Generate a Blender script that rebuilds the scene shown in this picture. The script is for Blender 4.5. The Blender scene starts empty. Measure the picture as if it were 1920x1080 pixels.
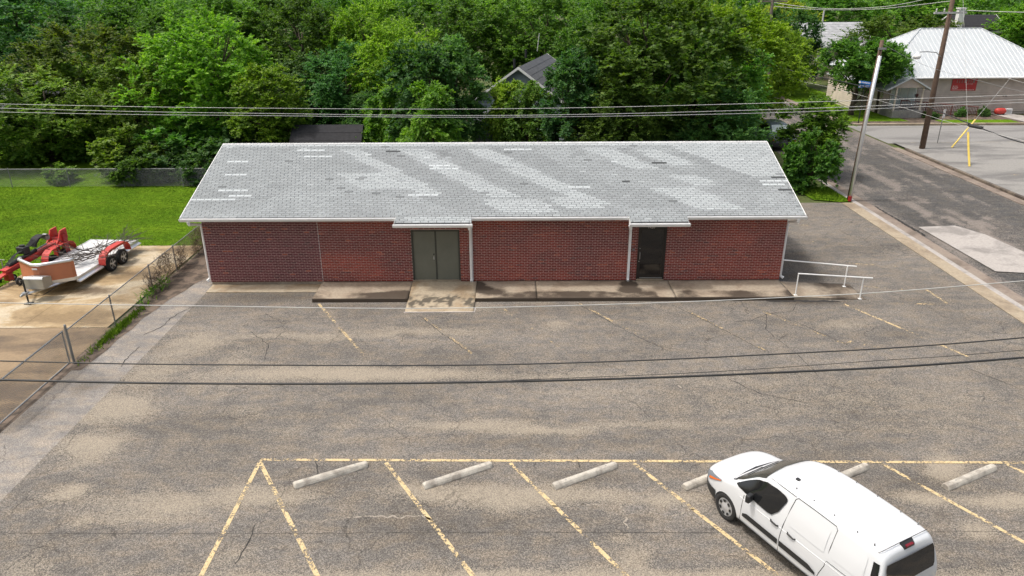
import bpy, bmesh, math, random
import numpy as np
from mathutils import Vector, Matrix
R = math.radians
random.seed(7)
RNG = np.random.default_rng(11)
scene = bpy.context.scene
COL = scene.collection

# ------------------------------------------------------------------ camera
cam_d = bpy.data.cameras.new('camera'); cam = bpy.data.objects.new('camera', cam_d); COL.objects.link(cam)
cam_d.sensor_width = 36; cam_d.lens = 36 * 1380 / 1920; cam_d.clip_end = 2000; cam_d.clip_start = .1
cam.matrix_world = Matrix.Translation((0, 0, 11.05)) @ Matrix.Rotation(R(90 - 22.443), 4, 'X') @ Matrix.Rotation(-.0045, 4, 'Z')
scene.camera = cam
# ------------------------------------------------------------------ sky and sun
SUN_DIR = Vector((-.45, -.035, 1)).normalized()          # towards the sun
w = bpy.data.worlds.new('World'); scene.world = w; w.use_nodes = True
wn = w.node_tree.nodes; wl = w.node_tree.links
sky = wn.new('ShaderNodeTexSky'); sky.sky_type = 'NISHITA'; sky.sun_disc = False
sky.sun_elevation = math.asin(SUN_DIR.z); sky.sun_rotation = math.atan2(SUN_DIR.x, SUN_DIR.y)
sky.air_density = 1.6; sky.dust_density = 8.0; sky.ozone_density = 1.0
bg = wn['Background']; bg.inputs['Strength'].default_value = .15
hz = wn.new('ShaderNodeHueSaturation'); hz.inputs['Saturation'].default_value = .78     # thin bright overcast
wl.new(sky.outputs[0], hz.inputs['Color']); wl.new(hz.outputs[0], bg.inputs['Color'])
sun_d = bpy.data.lights.new('sun', 'SUN'); sun_d.energy = 1.75; sun_d.angle = R(5); sun_d.color = (1, .975, .955)
sun = bpy.data.objects.new('sun', sun_d); COL.objects.link(sun)
sun.rotation_euler = SUN_DIR.to_track_quat('Z', 'Y').to_euler(); sun.location = (-20, 20, 60)
scene.view_settings.view_transform = 'Standard'; scene.view_settings.look = 'None'
scene.view_settings.exposure = .26; scene.view_settings.gamma = 1.0; scene.view_settings.use_curve_mapping = False

# ------------------------------------------------------------------ helpers
def link(o, parent=None):
    COL.objects.link(o)
    if parent is not None: o.parent = parent
    return o
def thing(name, label, cat, loc=(0, 0, 0), rz=0, group=None):
    o = bpy.data.objects.new(name, None); link(o); o.location = loc; o.rotation_euler = (0, 0, rz)
    o.empty_display_size = .2
    return tag(o, label, cat, group)
def tag(o, label=None, cat=None, group=None, kind=None):
    if label: o['label'] = label
    if cat: o['category'] = cat
    if group: o['group'] = group
    if kind: o['kind'] = kind
    return o
def copy_tree(o, parent=None, matmap=None):
    c = o.copy(); COL.objects.link(c); c.parent = parent
    for ch in list(o.children): copy_tree(ch, c)
    return c

class MB:
    def __init__(s): s.v = []; s.f = []; s.c = []; s.col = None
    def add(s, vs, fs):
        n = len(s.v); s.v += [tuple(p) for p in vs]; s.f += [tuple(i + n for i in f) for f in fs]
        if s.col is not None: s.c += [s.col] * len(vs)
        return s
    def box(s, x0, x1, y0, y1, z0, z1, M=None):
        vs = [Vector(p) for p in ((x0,y0,z0),(x1,y0,z0),(x1,y1,z0),(x0,y1,z0),(x0,y0,z1),(x1,y0,z1),(x1,y1,z1),(x0,y1,z1))]
        if M is not None: vs = [M @ p for p in vs]
        return s.add(vs, [(0,3,2,1),(4,5,6,7),(0,1,5,4),(1,2,6,5),(2,3,7,6),(3,0,4,7)])
    def prism(s, poly, axis, a, b):
        """poly: 2-D loop (ccw), extruded along axis from a to b"""
        def P(u, v, t): return {'x': (t, u, v), 'y': (u, t, v), 'z': (u, v, t)}[axis]
        n = len(poly); vs = [P(u, v, a) for u, v in poly] + [P(u, v, b) for u, v in poly]
        fs = [tuple(range(n))[::-1], tuple(range(n, 2 * n))] + [(i, (i + 1) % n, n + (i + 1) % n, n + i) for i in range(n)]
        return s.add(vs, fs)
    def tube(s, path, r, n=8, cap=True):
        path = [Vector(p) for p in path]; rs = r if hasattr(r, '__len__') else [r] * len(path)
        vs = []; fs = []; up = None
        for i, p in enumerate(path):
            d = (path[min(i + 1, len(path) - 1)] - path[max(i - 1, 0)]).normalized()
            if up is None:
                up = Vector((0, 0, 1)) if abs(d.z) < .9 else Vector((1, 0, 0))
            a = (up - d * up.dot(d)).normalized(); b = d.cross(a); up = a
            for k in range(n):
                t = 2 * math.pi * k / n; vs.append(p + a * math.cos(t) * rs[i] + b * math.sin(t) * rs[i])
        for i in range(len(path) - 1):
            for k in range(n):
                fs.append((i*n+k, i*n+(k+1)%n, (i+1)*n+(k+1)%n, (i+1)*n+k))
        if cap: fs += [tuple(range(n))[::-1], tuple(range((len(path)-1)*n, len(path)*n))]
        return s.add(vs, fs)
    def lathe(s, prof, n=24, M=None):
        """prof: (r, h) pairs; axis Z"""
        vs = []; fs = []
        for r, h in prof:
            for k in range(n):
                t = 2*math.pi*k/n; vs.append(Vector((r*math.cos(t), r*math.sin(t), h)))
        for i in range(len(prof)-1):
            for k in range(n): fs.append((i*n+k, i*n+(k+1)%n, (i+1)*n+(k+1)%n, (i+1)*n+k))
        fs += [tuple(range(n))[::-1], tuple(range((len(prof)-1)*n, len(prof)*n))]
        if M is not None: vs = [M @ p for p in vs]
        return s.add(vs, fs)
    def build(s, name, mat, parent=None, smooth=False, bevel=0):
        me = bpy.data.meshes.new(name); me.from_pydata(s.v, [], s.f); me.update()
        if s.c:
            a = me.color_attributes.new('Col', 'FLOAT_COLOR', 'POINT')
            a.data.foreach_set('color', np.array([(c[0], c[1], c[2], 1) for c in s.c], dtype=np.float32).ravel())
        if mat is not None: me.materials.append(mat)
        if smooth: me.polygons.foreach_set('use_smooth', [True] * len(me.polygons))
        o = bpy.data.objects.new(name, me); link(o, parent)
        if bevel:
            b = o.modifiers.new('bevel', 'BEVEL'); b.width = bevel; b.segments = 2; b.limit_method = 'ANGLE'
        return o

def mesh_np(name, V, F, mat, parent=None, attrs=None, smooth=False):
    """V (n,3), F (m,k) arrays -> object"""
    me = bpy.data.meshes.new(name); n, k = F.shape
    me.vertices.add(len(V)); me.vertices.foreach_set('co', V.astype(np.float32).ravel())
    me.loops.add(n * k); me.loops.foreach_set('vertex_index', F.astype(np.int32).ravel())
    me.polygons.add(n); me.polygons.foreach_set('loop_start', np.arange(0, n * k, k, dtype=np.int32))
    try: me.polygons.foreach_set('loop_total', np.full(n, k, dtype=np.int32))
    except Exception: pass
    me.update(calc_edges=True)
    for an, arr in (attrs or {}).items():
        if arr.ndim == 1:
            a = me.attributes.new(an, 'FLOAT', 'POINT'); a.data.foreach_set('value', arr.astype(np.float32))
        else:
            a = me.color_attributes.new(an, 'FLOAT_COLOR', 'POINT')
            a.data.foreach_set('color', np.hstack([arr, np.ones((len(arr), 1))]).astype(np.float32).ravel())
    if smooth: me.polygons.foreach_set('use_smooth', np.ones(n, dtype=bool))
    if mat is not None: me.materials.append(mat)
    o = bpy.data.objects.new(name, me); link(o, parent); return o

def vnoise(x, y, seed=0):
    xi = np.floor(x).astype(np.int64); yi = np.floor(y).astype(np.int64); fx = x - xi; fy = y - yi
    fx = fx*fx*(3-2*fx); fy = fy*fy*(3-2*fy)
    def h(a, b):
        n = (a * 374761393 + b * 668265263 + seed * 974634777) & 0xffffffff
        n = ((n ^ (n >> 13)) * 1274126177) & 0xffffffff
        return ((n ^ (n >> 16)) & 0xffff) / 65535.0
    return (h(xi,yi)*(1-fx)+h(xi+1,yi)*fx)*(1-fy)+(h(xi,yi+1)*(1-fx)+h(xi+1,yi+1)*fx)*fy
def fbm(x, y, seed=0, o=4):
    s = 0; a = .5
    for i in range(o): s = s + a * vnoise(x*2**i, y*2**i, seed+i); a *= .5
    return s / (1 - .5**o)

# ------------------------------------------------------------------ materials
class NT:
    def __init__(s, name):
        s.m = bpy.data.materials.new(name); s.m.use_nodes = True; s.t = s.m.node_tree
        s.b = s.t.nodes['Principled BSDF']; s.out = s.t.nodes['Material Output']
    def n(s, typ, **k):
        nd = s.t.nodes.new(typ)
        for a, v in k.items(): setattr(nd, a, v)
        return nd
    def l(s, a, b): s.t.links.new(a, b)
    def pos(s): return s.n('ShaderNodeNewGeometry').outputs['Position']
    def mapv(s, vec, scale=(1,1,1), rot=(0,0,0)):
        m = s.n('ShaderNodeMapping'); m.inputs['Scale'].default_value = scale; m.inputs['Rotation'].default_value = rot
        s.l(vec, m.inputs['Vector']); return m.outputs[0]
    def noise(s, vec, scale, detail=3, rough=.55, dist=0):
        t = s.n('ShaderNodeTexNoise'); s.l(vec, t.inputs['Vector']); t.inputs['Scale'].default_value = scale
        t.inputs['Detail'].default_value = detail; t.inputs['Roughness'].default_value = rough; t.inputs['Distortion'].default_value = dist
        return t.outputs['Fac']
    def voro(s, vec, scale, out='Color', feat='F1'):
        t = s.n('ShaderNodeTexVoronoi'); t.feature = feat; s.l(vec, t.inputs['Vector']); t.inputs['Scale'].default_value = scale
        return t.outputs[out]
    def math(s, op, a, b=None, c=None, clamp=False):
        m = s.n('ShaderNodeMath', operation=op); m.use_clamp = clamp
        for i, x in enumerate((a, b, c)):
            if x is None: continue
            if isinstance(x, (int, float)): m.inputs[i].default_value = x
            else: s.l(x, m.inputs[i])
        return m.outputs[0]
    def ramp(s, fac, stops):
        r = s.n('ShaderNodeValToRGB'); e = r.color_ramp.elements
        while len(e) < len(stops): e.new(.5)
        for q, (p, c) in zip(e, stops):
            q.position = p; q.color = (c, c, c, 1) if isinstance(c, (int, float)) else (*c, 1)
        s.l(fac, r.inputs[0]); return r.outputs[0]
    def mix(s, fac, a, b, typ='MIX'):
        m = s.n('ShaderNodeMix', data_type='RGBA', blend_type=typ)
        for i, x in ((0, fac), (6, a), (7, b)):
            if isinstance(x, (int, float)): m.inputs[i].default_value = x
            elif isinstance(x, tuple): m.inputs[i].default_value = (*x, 1)
            else: s.l(x, m.inputs[i])
        return m.outputs[2]
    def attr(s, name, out='Fac'):
        a = s.n('ShaderNodeAttribute'); a.attribute_name = name; return a.outputs[out]
    def bump(s, h, strength=.3, dist=.02):
        b = s.n('ShaderNodeBump'); b.inputs['Strength'].default_value = strength; b.inputs['Distance'].default_value = dist
        s.l(h, b.inputs['Height']); s.l(b.outputs[0], s.b.inputs['Normal'])
    def color(s, c):
        if isinstance(c, tuple): s.b.inputs['Base Color'].default_value = (*c, 1)
        else: s.l(c, s.b.inputs['Base Color'])
    def rough(s, r):
        if isinstance(r, (int, float)): s.b.inputs['Roughness'].default_value = r
        else: s.l(r, s.b.inputs['Roughness'])

def plain(name, c, rough=.6, metal=0, var=.12, scale=3, dirt=0, bump=0, coat=0):
    t = NT(name); p = t.pos()
    n = t.noise(p, scale, 4)
    k = t.ramp(n, [(.3, 1 - var), (.7, 1 + var * .6)])
    col = t.mix(1, c, k, 'MULTIPLY')
    if dirt:
        d = t.ramp(t.noise(p, scale * 2.3, 6, .65), [(.52, 0), (.72, dirt)])
        col = t.mix(d, col, (.12, .09, .06))
    t.color(col); t.b.inputs['Metallic'].default_value = metal; t.rough(rough)
    if coat: t.b.inputs['Coat Weight'].default_value = coat; t.b.inputs['Coat Roughness'].default_value = .06
    if bump: t.bump(t.noise(p, 60, 3), bump, .01)
    return t.m

def asphalt_mat(name, dark, light, sand, spk=62, sandy=True, cracks=True):
    t = NT(name); p = t.pos()
    cell = t.voro(p, spk, 'Color'); sep = t.n('ShaderNodeSeparateColor'); t.l(cell, sep.inputs[0]); rnd = sep.outputs[0]
    fine = t.noise(p, 110, 2, .7); grit = t.noise(p, 17, 5, .75); mid = t.noise(t.mapv(p, (.55, 1, 1)), 2.6, 5, .62); big = t.noise(t.mapv(p, (.4, 1, 1)), .42, 5, .6)
    s = t.math('ADD', t.math('ADD', t.math('MULTIPLY', rnd, .56), t.math('MULTIPLY', fine, .32)), t.math('MULTIPLY', grit, .26))
    base = t.ramp(s, [(.18, tuple(v*.55 for v in dark)), (.48, dark), (.68, light), (.95, tuple(min(1, v*1.7) for v in light))])
    base = t.mix(1, base, t.ramp(mid, [(.32, .80), (.5, 1.0), (.68, 1.16)]), 'MULTIPLY')
    base = t.mix(1, base, t.ramp(big, [(.34, .80), (.66, 1.16)]), 'MULTIPLY')
    warm = t.mix(t.ramp(mid, [(.42, 0), (.62, 1)]), base, t.mix(1, base, (1.07, 1.0, .90), 'MULTIPLY'))
    if sandy:
        f = t.math('ADD', t.attr('sand'), t.math('MULTIPLY', t.math('SUBTRACT', t.noise(t.mapv(p, (.5, 1, 1)), 2.0, 6, .66), .5), 1.15))
        f = t.math('ADD', f, t.math('MULTIPLY', t.math('SUBTRACT', s, .57), .9))
        f = t.ramp(f, [(.24, 0), (.52, .5), (1.0, .92)])
        sc = t.mix(1, sand, t.ramp(s, [(.2, .66), (.9, 1.2)]), 'MULTIPLY')
        warm = t.mix(f, warm, sc)
        d = t.attr('damp_shade'); d = t.math('MULTIPLY', d, t.ramp(mid, [(.3, .5), (.65, 1)]))
        warm = t.mix(d, warm, t.mix(1, warm, (.42, .40, .38), 'MULTIPLY'))
    if cracks:
        wob = t.n('ShaderNodeVectorMath', operation='ADD'); nz = t.n('ShaderNodeTexNoise'); nz.inputs['Scale'].default_value = 2.2; nz.inputs['Detail'].default_value = 4; t.l(p, nz.inputs['Vector'])
        sc_ = t.n('ShaderNodeVectorMath', operation='SCALE'); sc_.inputs['Scale'].default_value = .55; t.l(nz.outputs['Color'], sc_.inputs[0]); t.l(p, wob.inputs[0]); t.l(sc_.outputs[0], wob.inputs[1])
        for scl, th, lo, seed in ((.62, .012, .50, 3.1), (1.7, .022, .60, 9.7)):
            mp = t.n('ShaderNodeMapping'); mp.inputs['Location'].default_value = (seed, seed*2, 0); t.l(wob.outputs[0], mp.inputs['Vector'])
            e = t.voro(mp.outputs[0], scl, 'Distance', 'DISTANCE_TO_EDGE')
            k = t.math('MULTIPLY', t.ramp(e, [(0, 1), (th, 0)]), t.ramp(t.noise(mp.outputs[0], .33, 3), [(lo, 0), (lo+.08, .75)]))
            warm = t.mix(k, warm, tuple(v*.36 for v in dark))
    t.color(warm); t.rough(.9); t.b.inputs['Specular IOR Level'].default_value = .25
    t.bump(s, .4, .006)
    return t.m

def concrete_mat(name, pale, tan, dark, sc=.5, stretch=(1,1,1), attr=None, stainc=(.045,.035,.025), rough=.85):
    t = NT(name); p = t.pos()
    a = t.noise(t.mapv(p, stretch), sc, 6, .6, .6); b = t.noise(p, 9, 5, .65); g = t.noise(p, 70, 2)
    c = t.ramp(a, [(.38, dark), (.475, tan), (.545, pale)])
    c = t.mix(1, c, t.ramp(b, [(.3, .8), (.7, 1.12)]), 'MULTIPLY')
    c = t.mix(1, c, t.ramp(g, [(.3, .85), (.7, 1.1)]), 'MULTIPLY')
    if attr:
        f = t.math('ADD', t.attr(attr), t.math('MULTIPLY', t.math('SUBTRACT', t.noise(p, 3.2, 6, .65), .5), .8))
        f = t.math('ADD', f, t.math('MULTIPLY', t.math('SUBTRACT', t.noise(p, 30, 3, .7), .5), .5))
        f = t.ramp(f, [(.22, 0), (.7, .92)])
        c = t.mix(f, c, stainc)
    t.color(c); t.rough(rough); t.bump(g, .15, .004)
    return t.m

def leaf_mat(name, c0, c1, c2, trans=.3):
    t = NT(name)
    geo = t.n('ShaderNodeNewGeometry'); oi = t.n('ShaderNodeObjectInfo')
    r = t.math('FRACT', t.math('ADD', geo.outputs['Random Per Island'], oi.outputs['Random']))
    c = t.ramp(r, [(0, c0), (.55, c1), (1, c2)])
    big = t.noise(t.pos(), .55, 2)
    c = t.mix(1, c, t.ramp(big, [(.3, (.72, .78, .8)), (.7, (1.25, 1.15, 1.0))]), 'MULTIPLY')
    hv = t.n('ShaderNodeHueSaturation'); t.l(c, hv.inputs['Color'])
    t.l(t.math('ADD', t.math('MULTIPLY', oi.outputs['Random'], .75), .6), hv.inputs['Value'])
    t.l(t.math('ADD', t.math('MULTIPLY', t.math('FRACT', t.math('MULTIPLY', oi.outputs['Random'], 7.3)), .035), .483), hv.inputs['Hue'])
    c = hv.outputs[0]
    t.color(c); t.rough(.55); t.b.inputs['Specular IOR Level'].default_value = .3
    tr = t.n('ShaderNodeBsdfTranslucent'); t.l(t.mix(1, c, (1.25, 1.4, .5), 'MULTIPLY'), tr.inputs['Color'])
    ms = t.n('ShaderNodeMixShader'); ms.inputs[0].default_value = trans
    t.l(t.b.outputs[0], ms.inputs[1]); t.l(tr.outputs[0], ms.inputs[2]); t.l(ms.outputs[0], t.out.inputs['Surface'])
    return t.m

def paint_mat(name, c, wear):
    """worn road paint: flakes let the asphalt below show through"""
    t = NT(name); p = t.pos()
    f = t.math('ADD', t.math('MULTIPLY', t.noise(p, 14, 4, .7), .7), t.math('MULTIPLY', t.noise(p, 1.7, 3), .55))
    f = t.ramp(f, [(wear - .03, 0), (wear + .03, 1)])
    t.color(t.mix(1, c, t.ramp(t.noise(p, 25, 3), [(.3, .8), (.7, 1.15)]), 'MULTIPLY')); t.rough(.8)
    tr = t.n('ShaderNodeBsdfTransparent'); ms = t.n('ShaderNodeMixShader')
    t.l(f, ms.inputs[0]); t.l(tr.outputs[0], ms.inputs[1]); t.l(t.b.outputs[0], ms.inputs[2]); t.l(ms.outputs[0], t.out.inputs['Surface'])
    return t.m

MT = {}
MT['asphalt'] = asphalt_mat('lot_asphalt', (.124, .114, .102), (.186, .172, .154), (.31, .268, .208), spk=54)
MT['strip'] = asphalt_mat('strip_asphalt', (.198, .184, .170), (.258, .243, .225), (.30, .25, .19), spk=80, sandy=True)
MT['street'] = asphalt_mat('street_asphalt', (.062, .061, .06), (.105, .102, .098), (.23, .20, .175), spk=40)
MT['lot2'] = concrete_mat('weathered_lot', (.27, .26, .24), (.22, .212, .198), (.16, .154, .145), .35, (.6, 1.6, 1))
MT['crossroad'] = concrete_mat('pale_road', (.25, .243, .23), (.215, .208, .198), (.17, .164, .156), .3, (.5, 1.6, 1))
MT['pad'] = concrete_mat('driveway_concrete', (.50, .42, .29), (.38, .275, .145), (.24, .165, .08), .42, (.7, 1.4, 1), 'damp_shade', (.10, .065, .03), .6)
MT['pad2'] = concrete_mat('brown_driveway', (.27, .19, .105), (.21, .145, .078), (.13, .09, .052), .5, (.6, 1.5, 1), rough=.55)
MT['walk'] = concrete_mat('sidewalk_concrete', (.36, .30, .225), (.31, .25, .185), (.25, .20, .145), .8, attr='damp_shade', stainc=(.042, .029, .019))
MT['ramp'] = concrete_mat('ramp_concrete', (.40, .335, .24), (.36, .295, .205), (.30, .225, .14), .9, attr='damp_shade', stainc=(.07, .06, .045))
MT['kerbwalk'] = concrete_mat('kerb_concrete', (.36, .30, .215), (.31, .25, .175), (.24, .19, .135), .6)
MT['gutter_pale'] = concrete_mat('pale_gutter', (.40, .37, .34), (.35, .325, .30), (.26, .24, .22), .7)
MT['gutter_brown'] = concrete_mat('brown_gutter', (.26, .212, .17), (.215, .17, .137), (.16, .128, .10), .8)
MT['kerb_dark'] = concrete_mat('dark_kerb', (.16, .13, .10), (.11, .09, .07), (.07, .055, .045), 1.2)
MT['stop'] = concrete_mat('wheel_stop_concrete', (.52, .485, .415), (.45, .415, .355), (.32, .29, .245), 2.5)
MT['paint'] = paint_mat('yellow_paint', (.57, .44, .24), .60)
MT['paint_worn'] = paint_mat('faded_yellow_paint', (.50, .38, .205), .70)
MT['paint_front'] = paint_mat('stall_yellow_paint', (.56, .43, .235), .645)
MT['crack'] = plain('crack_dark', (.032, .03, .028), .95)
MT['crack_pale'] = paint_mat('crack_pale', (.30, .265, .215), .64)
MT['mortar'] = plain('mortar', (.57, .41, .36), .9, var=.2, scale=6)
MT['white_metal'] = plain('white_painted_metal', (.84, .84, .83), .4, var=.06, dirt=.12)
MT['white_trim'] = plain('white_trim', (.78, .78, .76), .6, var=.08, dirt=.1)
MT['rail_white'] = plain('white_rail_paint', (.8, .8, .78), .45, var=.06, dirt=.06)
MT['door_green'] = plain('olive_door_paint', (.15, .153, .12), .45, var=.1, scale=2)
MT['door_frame'] = plain('dark_door_frame', (.05, .052, .042), .5)
MT['black_metal'] = plain('black_metal', (.018, .018, .018), .45)
MT['bronze'] = plain('dark_bronze_frame', (.022, .018, .015), .4)
MT['steel'] = plain('galvanised_steel', (.42, .43, .43), .42, .8, var=.15)
MT['steel_dull'] = plain('dull_galvanised', (.27, .275, .27), .55, .5, var=.2)
MT['alu'] = plain('bright_aluminium', (.72, .73, .74), .35, .6, var=.1)
MT['deck_alu'] = plain('trailer_deck', (.66, .66, .65), .5, .15, var=.15, dirt=.25)
MT['orange'] = plain('faded_orange_gelcoat', (.52, .19, .095), .55, var=.14, scale=1.2, dirt=.18)
MT['red'] = plain('red_paint', (.50, .045, .035), .5, var=.2, dirt=.3)
MT['dark_red'] = plain('dark_red_paint', (.33, .022, .022), .42, var=.15)
MT['rubber'] = plain('tyre_rubber', (.022, .022, .022), .85, var=.2)
MT['wood_pole'] = plain('weathered_pole_wood', (.13, .085, .06), .9, var=.3, scale=5, bump=.3)
MT['wood_grey'] = plain('grey_pole_wood', (.2, .17, .14), .9, var=.3, scale=5, bump=.3)
MT['bark'] = plain('bark', (.085, .065, .048), .95, var=.35, scale=4, bump=.5)
MT['twig'] = plain('dry_twig', (.10, .085, .075), .9, var=.3, scale=5)
MT['dirt'] = concrete_mat('brown_dirt', (.155, .115, .085), (.095, .07, .05), (.05, .038, .028), 2.2)
MT['yellow'] = plain('yellow_plastic', (.78, .58, .12), .5)
MT['wire_grey'] = plain('grey_cable', (.52, .52, .50), .6)
MT['wire_black'] = plain('black_cable', (.03, .03, .03), .55)
MT['roof_dark'] = plain('dark_shingles', (.022, .022, .025), .9, var=.35, scale=5)
MT['roof_grey'] = plain('grey_shingles', (.085, .09, .1), .9, var=.3, scale=4)
MT['roof_pale'] = plain('pale_grey_shingles', (.36, .37, .38), .9, var=.25, scale=2)
MT['siding_tan'] = plain('tan_siding', (.47, .40, .35), .8, var=.16, scale=1.5)
MT['siding_pale'] = plain('pale_siding', (.60, .52, .44), .8, var=.14, scale=1.5)
MT['siding_grey'] = plain('grey_siding', (.25, .29, .32), .8, var=.12)
MT['siding_greige'] = plain('greige_siding', (.36, .34, .30), .8, var=.12)
MT['metal_roof'] = plain('white_metal_roof', (.47, .50, .515), .42, .05, var=.05, scale=.8)
MT['rust_paint'] = plain('rust_red_paint', (.15, .05, .04), .7, var=.2)
MT['sign_red'] = plain('red_vinyl', (.42, .028, .03), .5)
MT['sign_white'] = plain('white_print', (.72, .68, .66), .6)
MT['sign_grey'] = plain('grey_print', (.25, .17, .17), .6)
MT['sign_blue'] = plain('blue_sign', (.02, .13, .42), .45)
MT['curtain'] = plain('pale_curtain_glass', (.48, .55, .55), .3)

def glass(name, c, rough=.06):
    t = NT(name); t.color(c); t.rough(rough); t.b.inputs['Specular IOR Level'].default_value = .6
    return t.m
MT['dark_glass'] = glass('dark_glass', (.006, .006, .007))
MT['van_glass'] = glass('van_glass', (.012, .013, .014))
MT['windshield'] = glass('windshield_glass', (.055, .058, .05), .12)

def van_paint(name, c):
    t = NT(name); t.color(c); t.rough(.32); t.b.inputs['Coat Weight'].default_value = .6; t.b.inputs['Coat Roughness'].default_value = .05
    return t.m
MT['van_white'] = van_paint('white_car_paint', (.68, .70, .715))
MT['suv_grey'] = van_paint('slate_car_paint', (.085, .105, .125))
MT['trim_black'] = plain('black_plastic_trim', (.02, .021, .022), .6)
MT['hubcap'] = plain('silver_hubcap', (.55, .56, .57), .35, .35)
MT['lamp_clear'] = glass('clear_lamp', (.20, .23, .26), .08)
MT['lamp_amber'] = glass('amber_lamp', (.75, .16, .02), .15)
MT['lamp_red'] = glass('red_lamp', (.16, .006, .012), .12)

def col_mat(name, rough, use_obj, bump=0, spec=.3):
    t = NT(name); p = t.pos()
    c = t.n('ShaderNodeObjectInfo').outputs['Color'] if use_obj else t.attr('Col', 'Color')
    k = t.ramp(t.noise(p, 22, 4, .65), [(.3, .8), (.7, 1.3)])
    t.color(t.mix(1, c, k, 'MULTIPLY')); t.rough(rough); t.b.inputs['Specular IOR Level'].default_value = spec
    if bump: t.bump(t.noise(p, 120, 2), bump, .003)
    return t.m
MT['brick_one'] = col_mat('brick_single', .85, True, .3); MT['brick_all'] = col_mat('brick_field', .85, False, .3)
MT['shingle_one'] = col_mat('shingle_single', .92, True, .3); MT['shingle_all'] = col_mat('shingle_field', .92, False, .3)
t = NT('brick_side')
bt = t.n('ShaderNodeTexBrick'); t.l(t.mapv(t.pos(), (1,1,1), (R(90),0,R(90))), bt.inputs['Vector'])
bt.inputs['Color1'].default_value = (.16,.04,.03,1); bt.inputs['Color2'].default_value = (.1,.03,.025,1); bt.inputs['Mortar'].default_value = (.5,.4,.36,1)
bt.inputs['Scale'].default_value = 1; bt.inputs['Brick Width'].default_value = .211; bt.inputs['Row Height'].default_value = .0697; bt.inputs['Mortar Size'].default_value = .007
t.color(bt.outputs[0]); t.rough(.9); MT['brick_side'] = t.m

LEAF = [leaf_mat('leaf_green', (.075, .175, .032), (.125, .265, .04), (.215, .375, .06), .44),
        leaf_mat('leaf_bright', (.095, .20, .022), (.155, .285, .028), (.25, .39, .048), .44),
        leaf_mat('leaf_dark', (.046, .13, .038), (.08, .19, .054), (.14, .265, .072), .40),
        leaf_mat('leaf_olive', (.095, .18, .03), (.155, .255, .038), (.245, .345, .062), .44),
        leaf_mat('leaf_yellow', (.13, .205, .014), (.195, .28, .018), (.285, .365, .03), .43)]

t = NT('lawn'); p = t.pos()
a = t.noise(t.mapv(p, (.6,1,1)), .5, 5, .6); b = t.noise(p, 3.5, 5, .7); g = t.noise(p, 45, 3, .7)
c = t.ramp(a, [(.35, (.082, .17, .009)), (.65, (.132, .235, .012))])
c = t.mix(1, c, t.ramp(b, [(.3, .6), (.7, 1.35)]), 'MULTIPLY'); c = t.mix(t.ramp(t.noise(p, .9, 5, .7), [(.55, 0), (.75, .45)]), c, (.15, .16, .02)); c = t.mix(1, c, t.ramp(g, [(.3, .55), (.7, 1.35)]), 'MULTIPLY')
t.color(c); t.rough(.95); t.b.inputs['Specular IOR Level'].default_value = .05; t.bump(t.math('ADD', b, g), .8, .06); MT['lawn'] = t.m
t = NT('terrain'); p = t.pos()
a = t.noise(p, .12, 5, .6); g = t.noise(p, 6, 5, .7)
c = t.ramp(a, [(.38, (.075, .06, .028)), (.5, (.07, .09, .02)), (.66, (.08, .13, .02))])
t.color(t.mix(1, c, t.ramp(g, [(.3, .6), (.7, 1.3)]), 'MULTIPLY')); t.rough(.95); t.bump(g, .6, .08); MT['terrain'] = t.m
t = NT('grass_blade'); geo = t.n('ShaderNodeNewGeometry')
c = t.ramp(geo.outputs['Random Per Island'], [(0, (.08, .165, .009)), (.6, (.13, .23, .012)), (1, (.19, .30, .022))])
c = t.mix(1, c, t.ramp(t.noise(t.pos(), .8, 4), [(.3, .75), (.7, 1.2)]), 'MULTIPLY'); t.color(c); t.rough(.8); t.b.inputs['Specular IOR Level'].default_value = .1; MT['blade'] = t.m

# ================================================================== the setting
def sheet(name, poly, z, mat, kind='structure', parent=None, thick=0):
    mb = MB(); n = len(poly)
    if thick: mb.prism(poly, 'z', z - thick, z)
    else: mb.add([(x, y, z) for x, y in poly], [tuple(range(n))])
    o = mb.build(name, mat, parent)
    if parent is None: o['kind'] = kind
    return o
def rect(x0, x1, y0, y1): return [(x0, y0), (x1, y0), (x1, y1), (x0, y1)]
def grid(name, x0, x1, y0, y1, res, mat, zf, attrs, parent=None):
    nx = int((x1-x0)/res)+1; ny = int((y1-y0)/res)+1
    X, Y = np.meshgrid(np.linspace(x0, x1, nx), np.linspace(y0, y1, ny)); X = X.ravel(); Y = Y.ravel()
    V = np.stack([X, Y, zf(X, Y)], 1)
    i = np.arange(nx*ny).reshape(ny, nx)
    F = np.stack([i[:-1,:-1], i[:-1,1:], i[1:,1:], i[1:,:-1]], -1).reshape(-1, 4)
    o = mesh_np(name, V, F, mat, parent, {k: f(X, Y) for k, f in attrs.items()}, True)
    if parent is None: o['kind'] = 'structure'
    return o

sheet('ground', rect(-500, 600, -200, 900), -.03, MT['terrain'])
grid('lawn', -60, -12.0, 32.01, 42.6, .4, MT['lawn'], lambda x, y: .0 + .03*fbm(x*.5, y*.5, 3), {})
grid('lawn', -60, -20.31, 20, 32, .4, MT['lawn'], lambda x, y: .0 + .03*fbm(x*.5, y*.5, 3), {})
sheet('backyard', rect(-60, -12.5, 42.6, 56), -.018, MT['lawn'])

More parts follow.
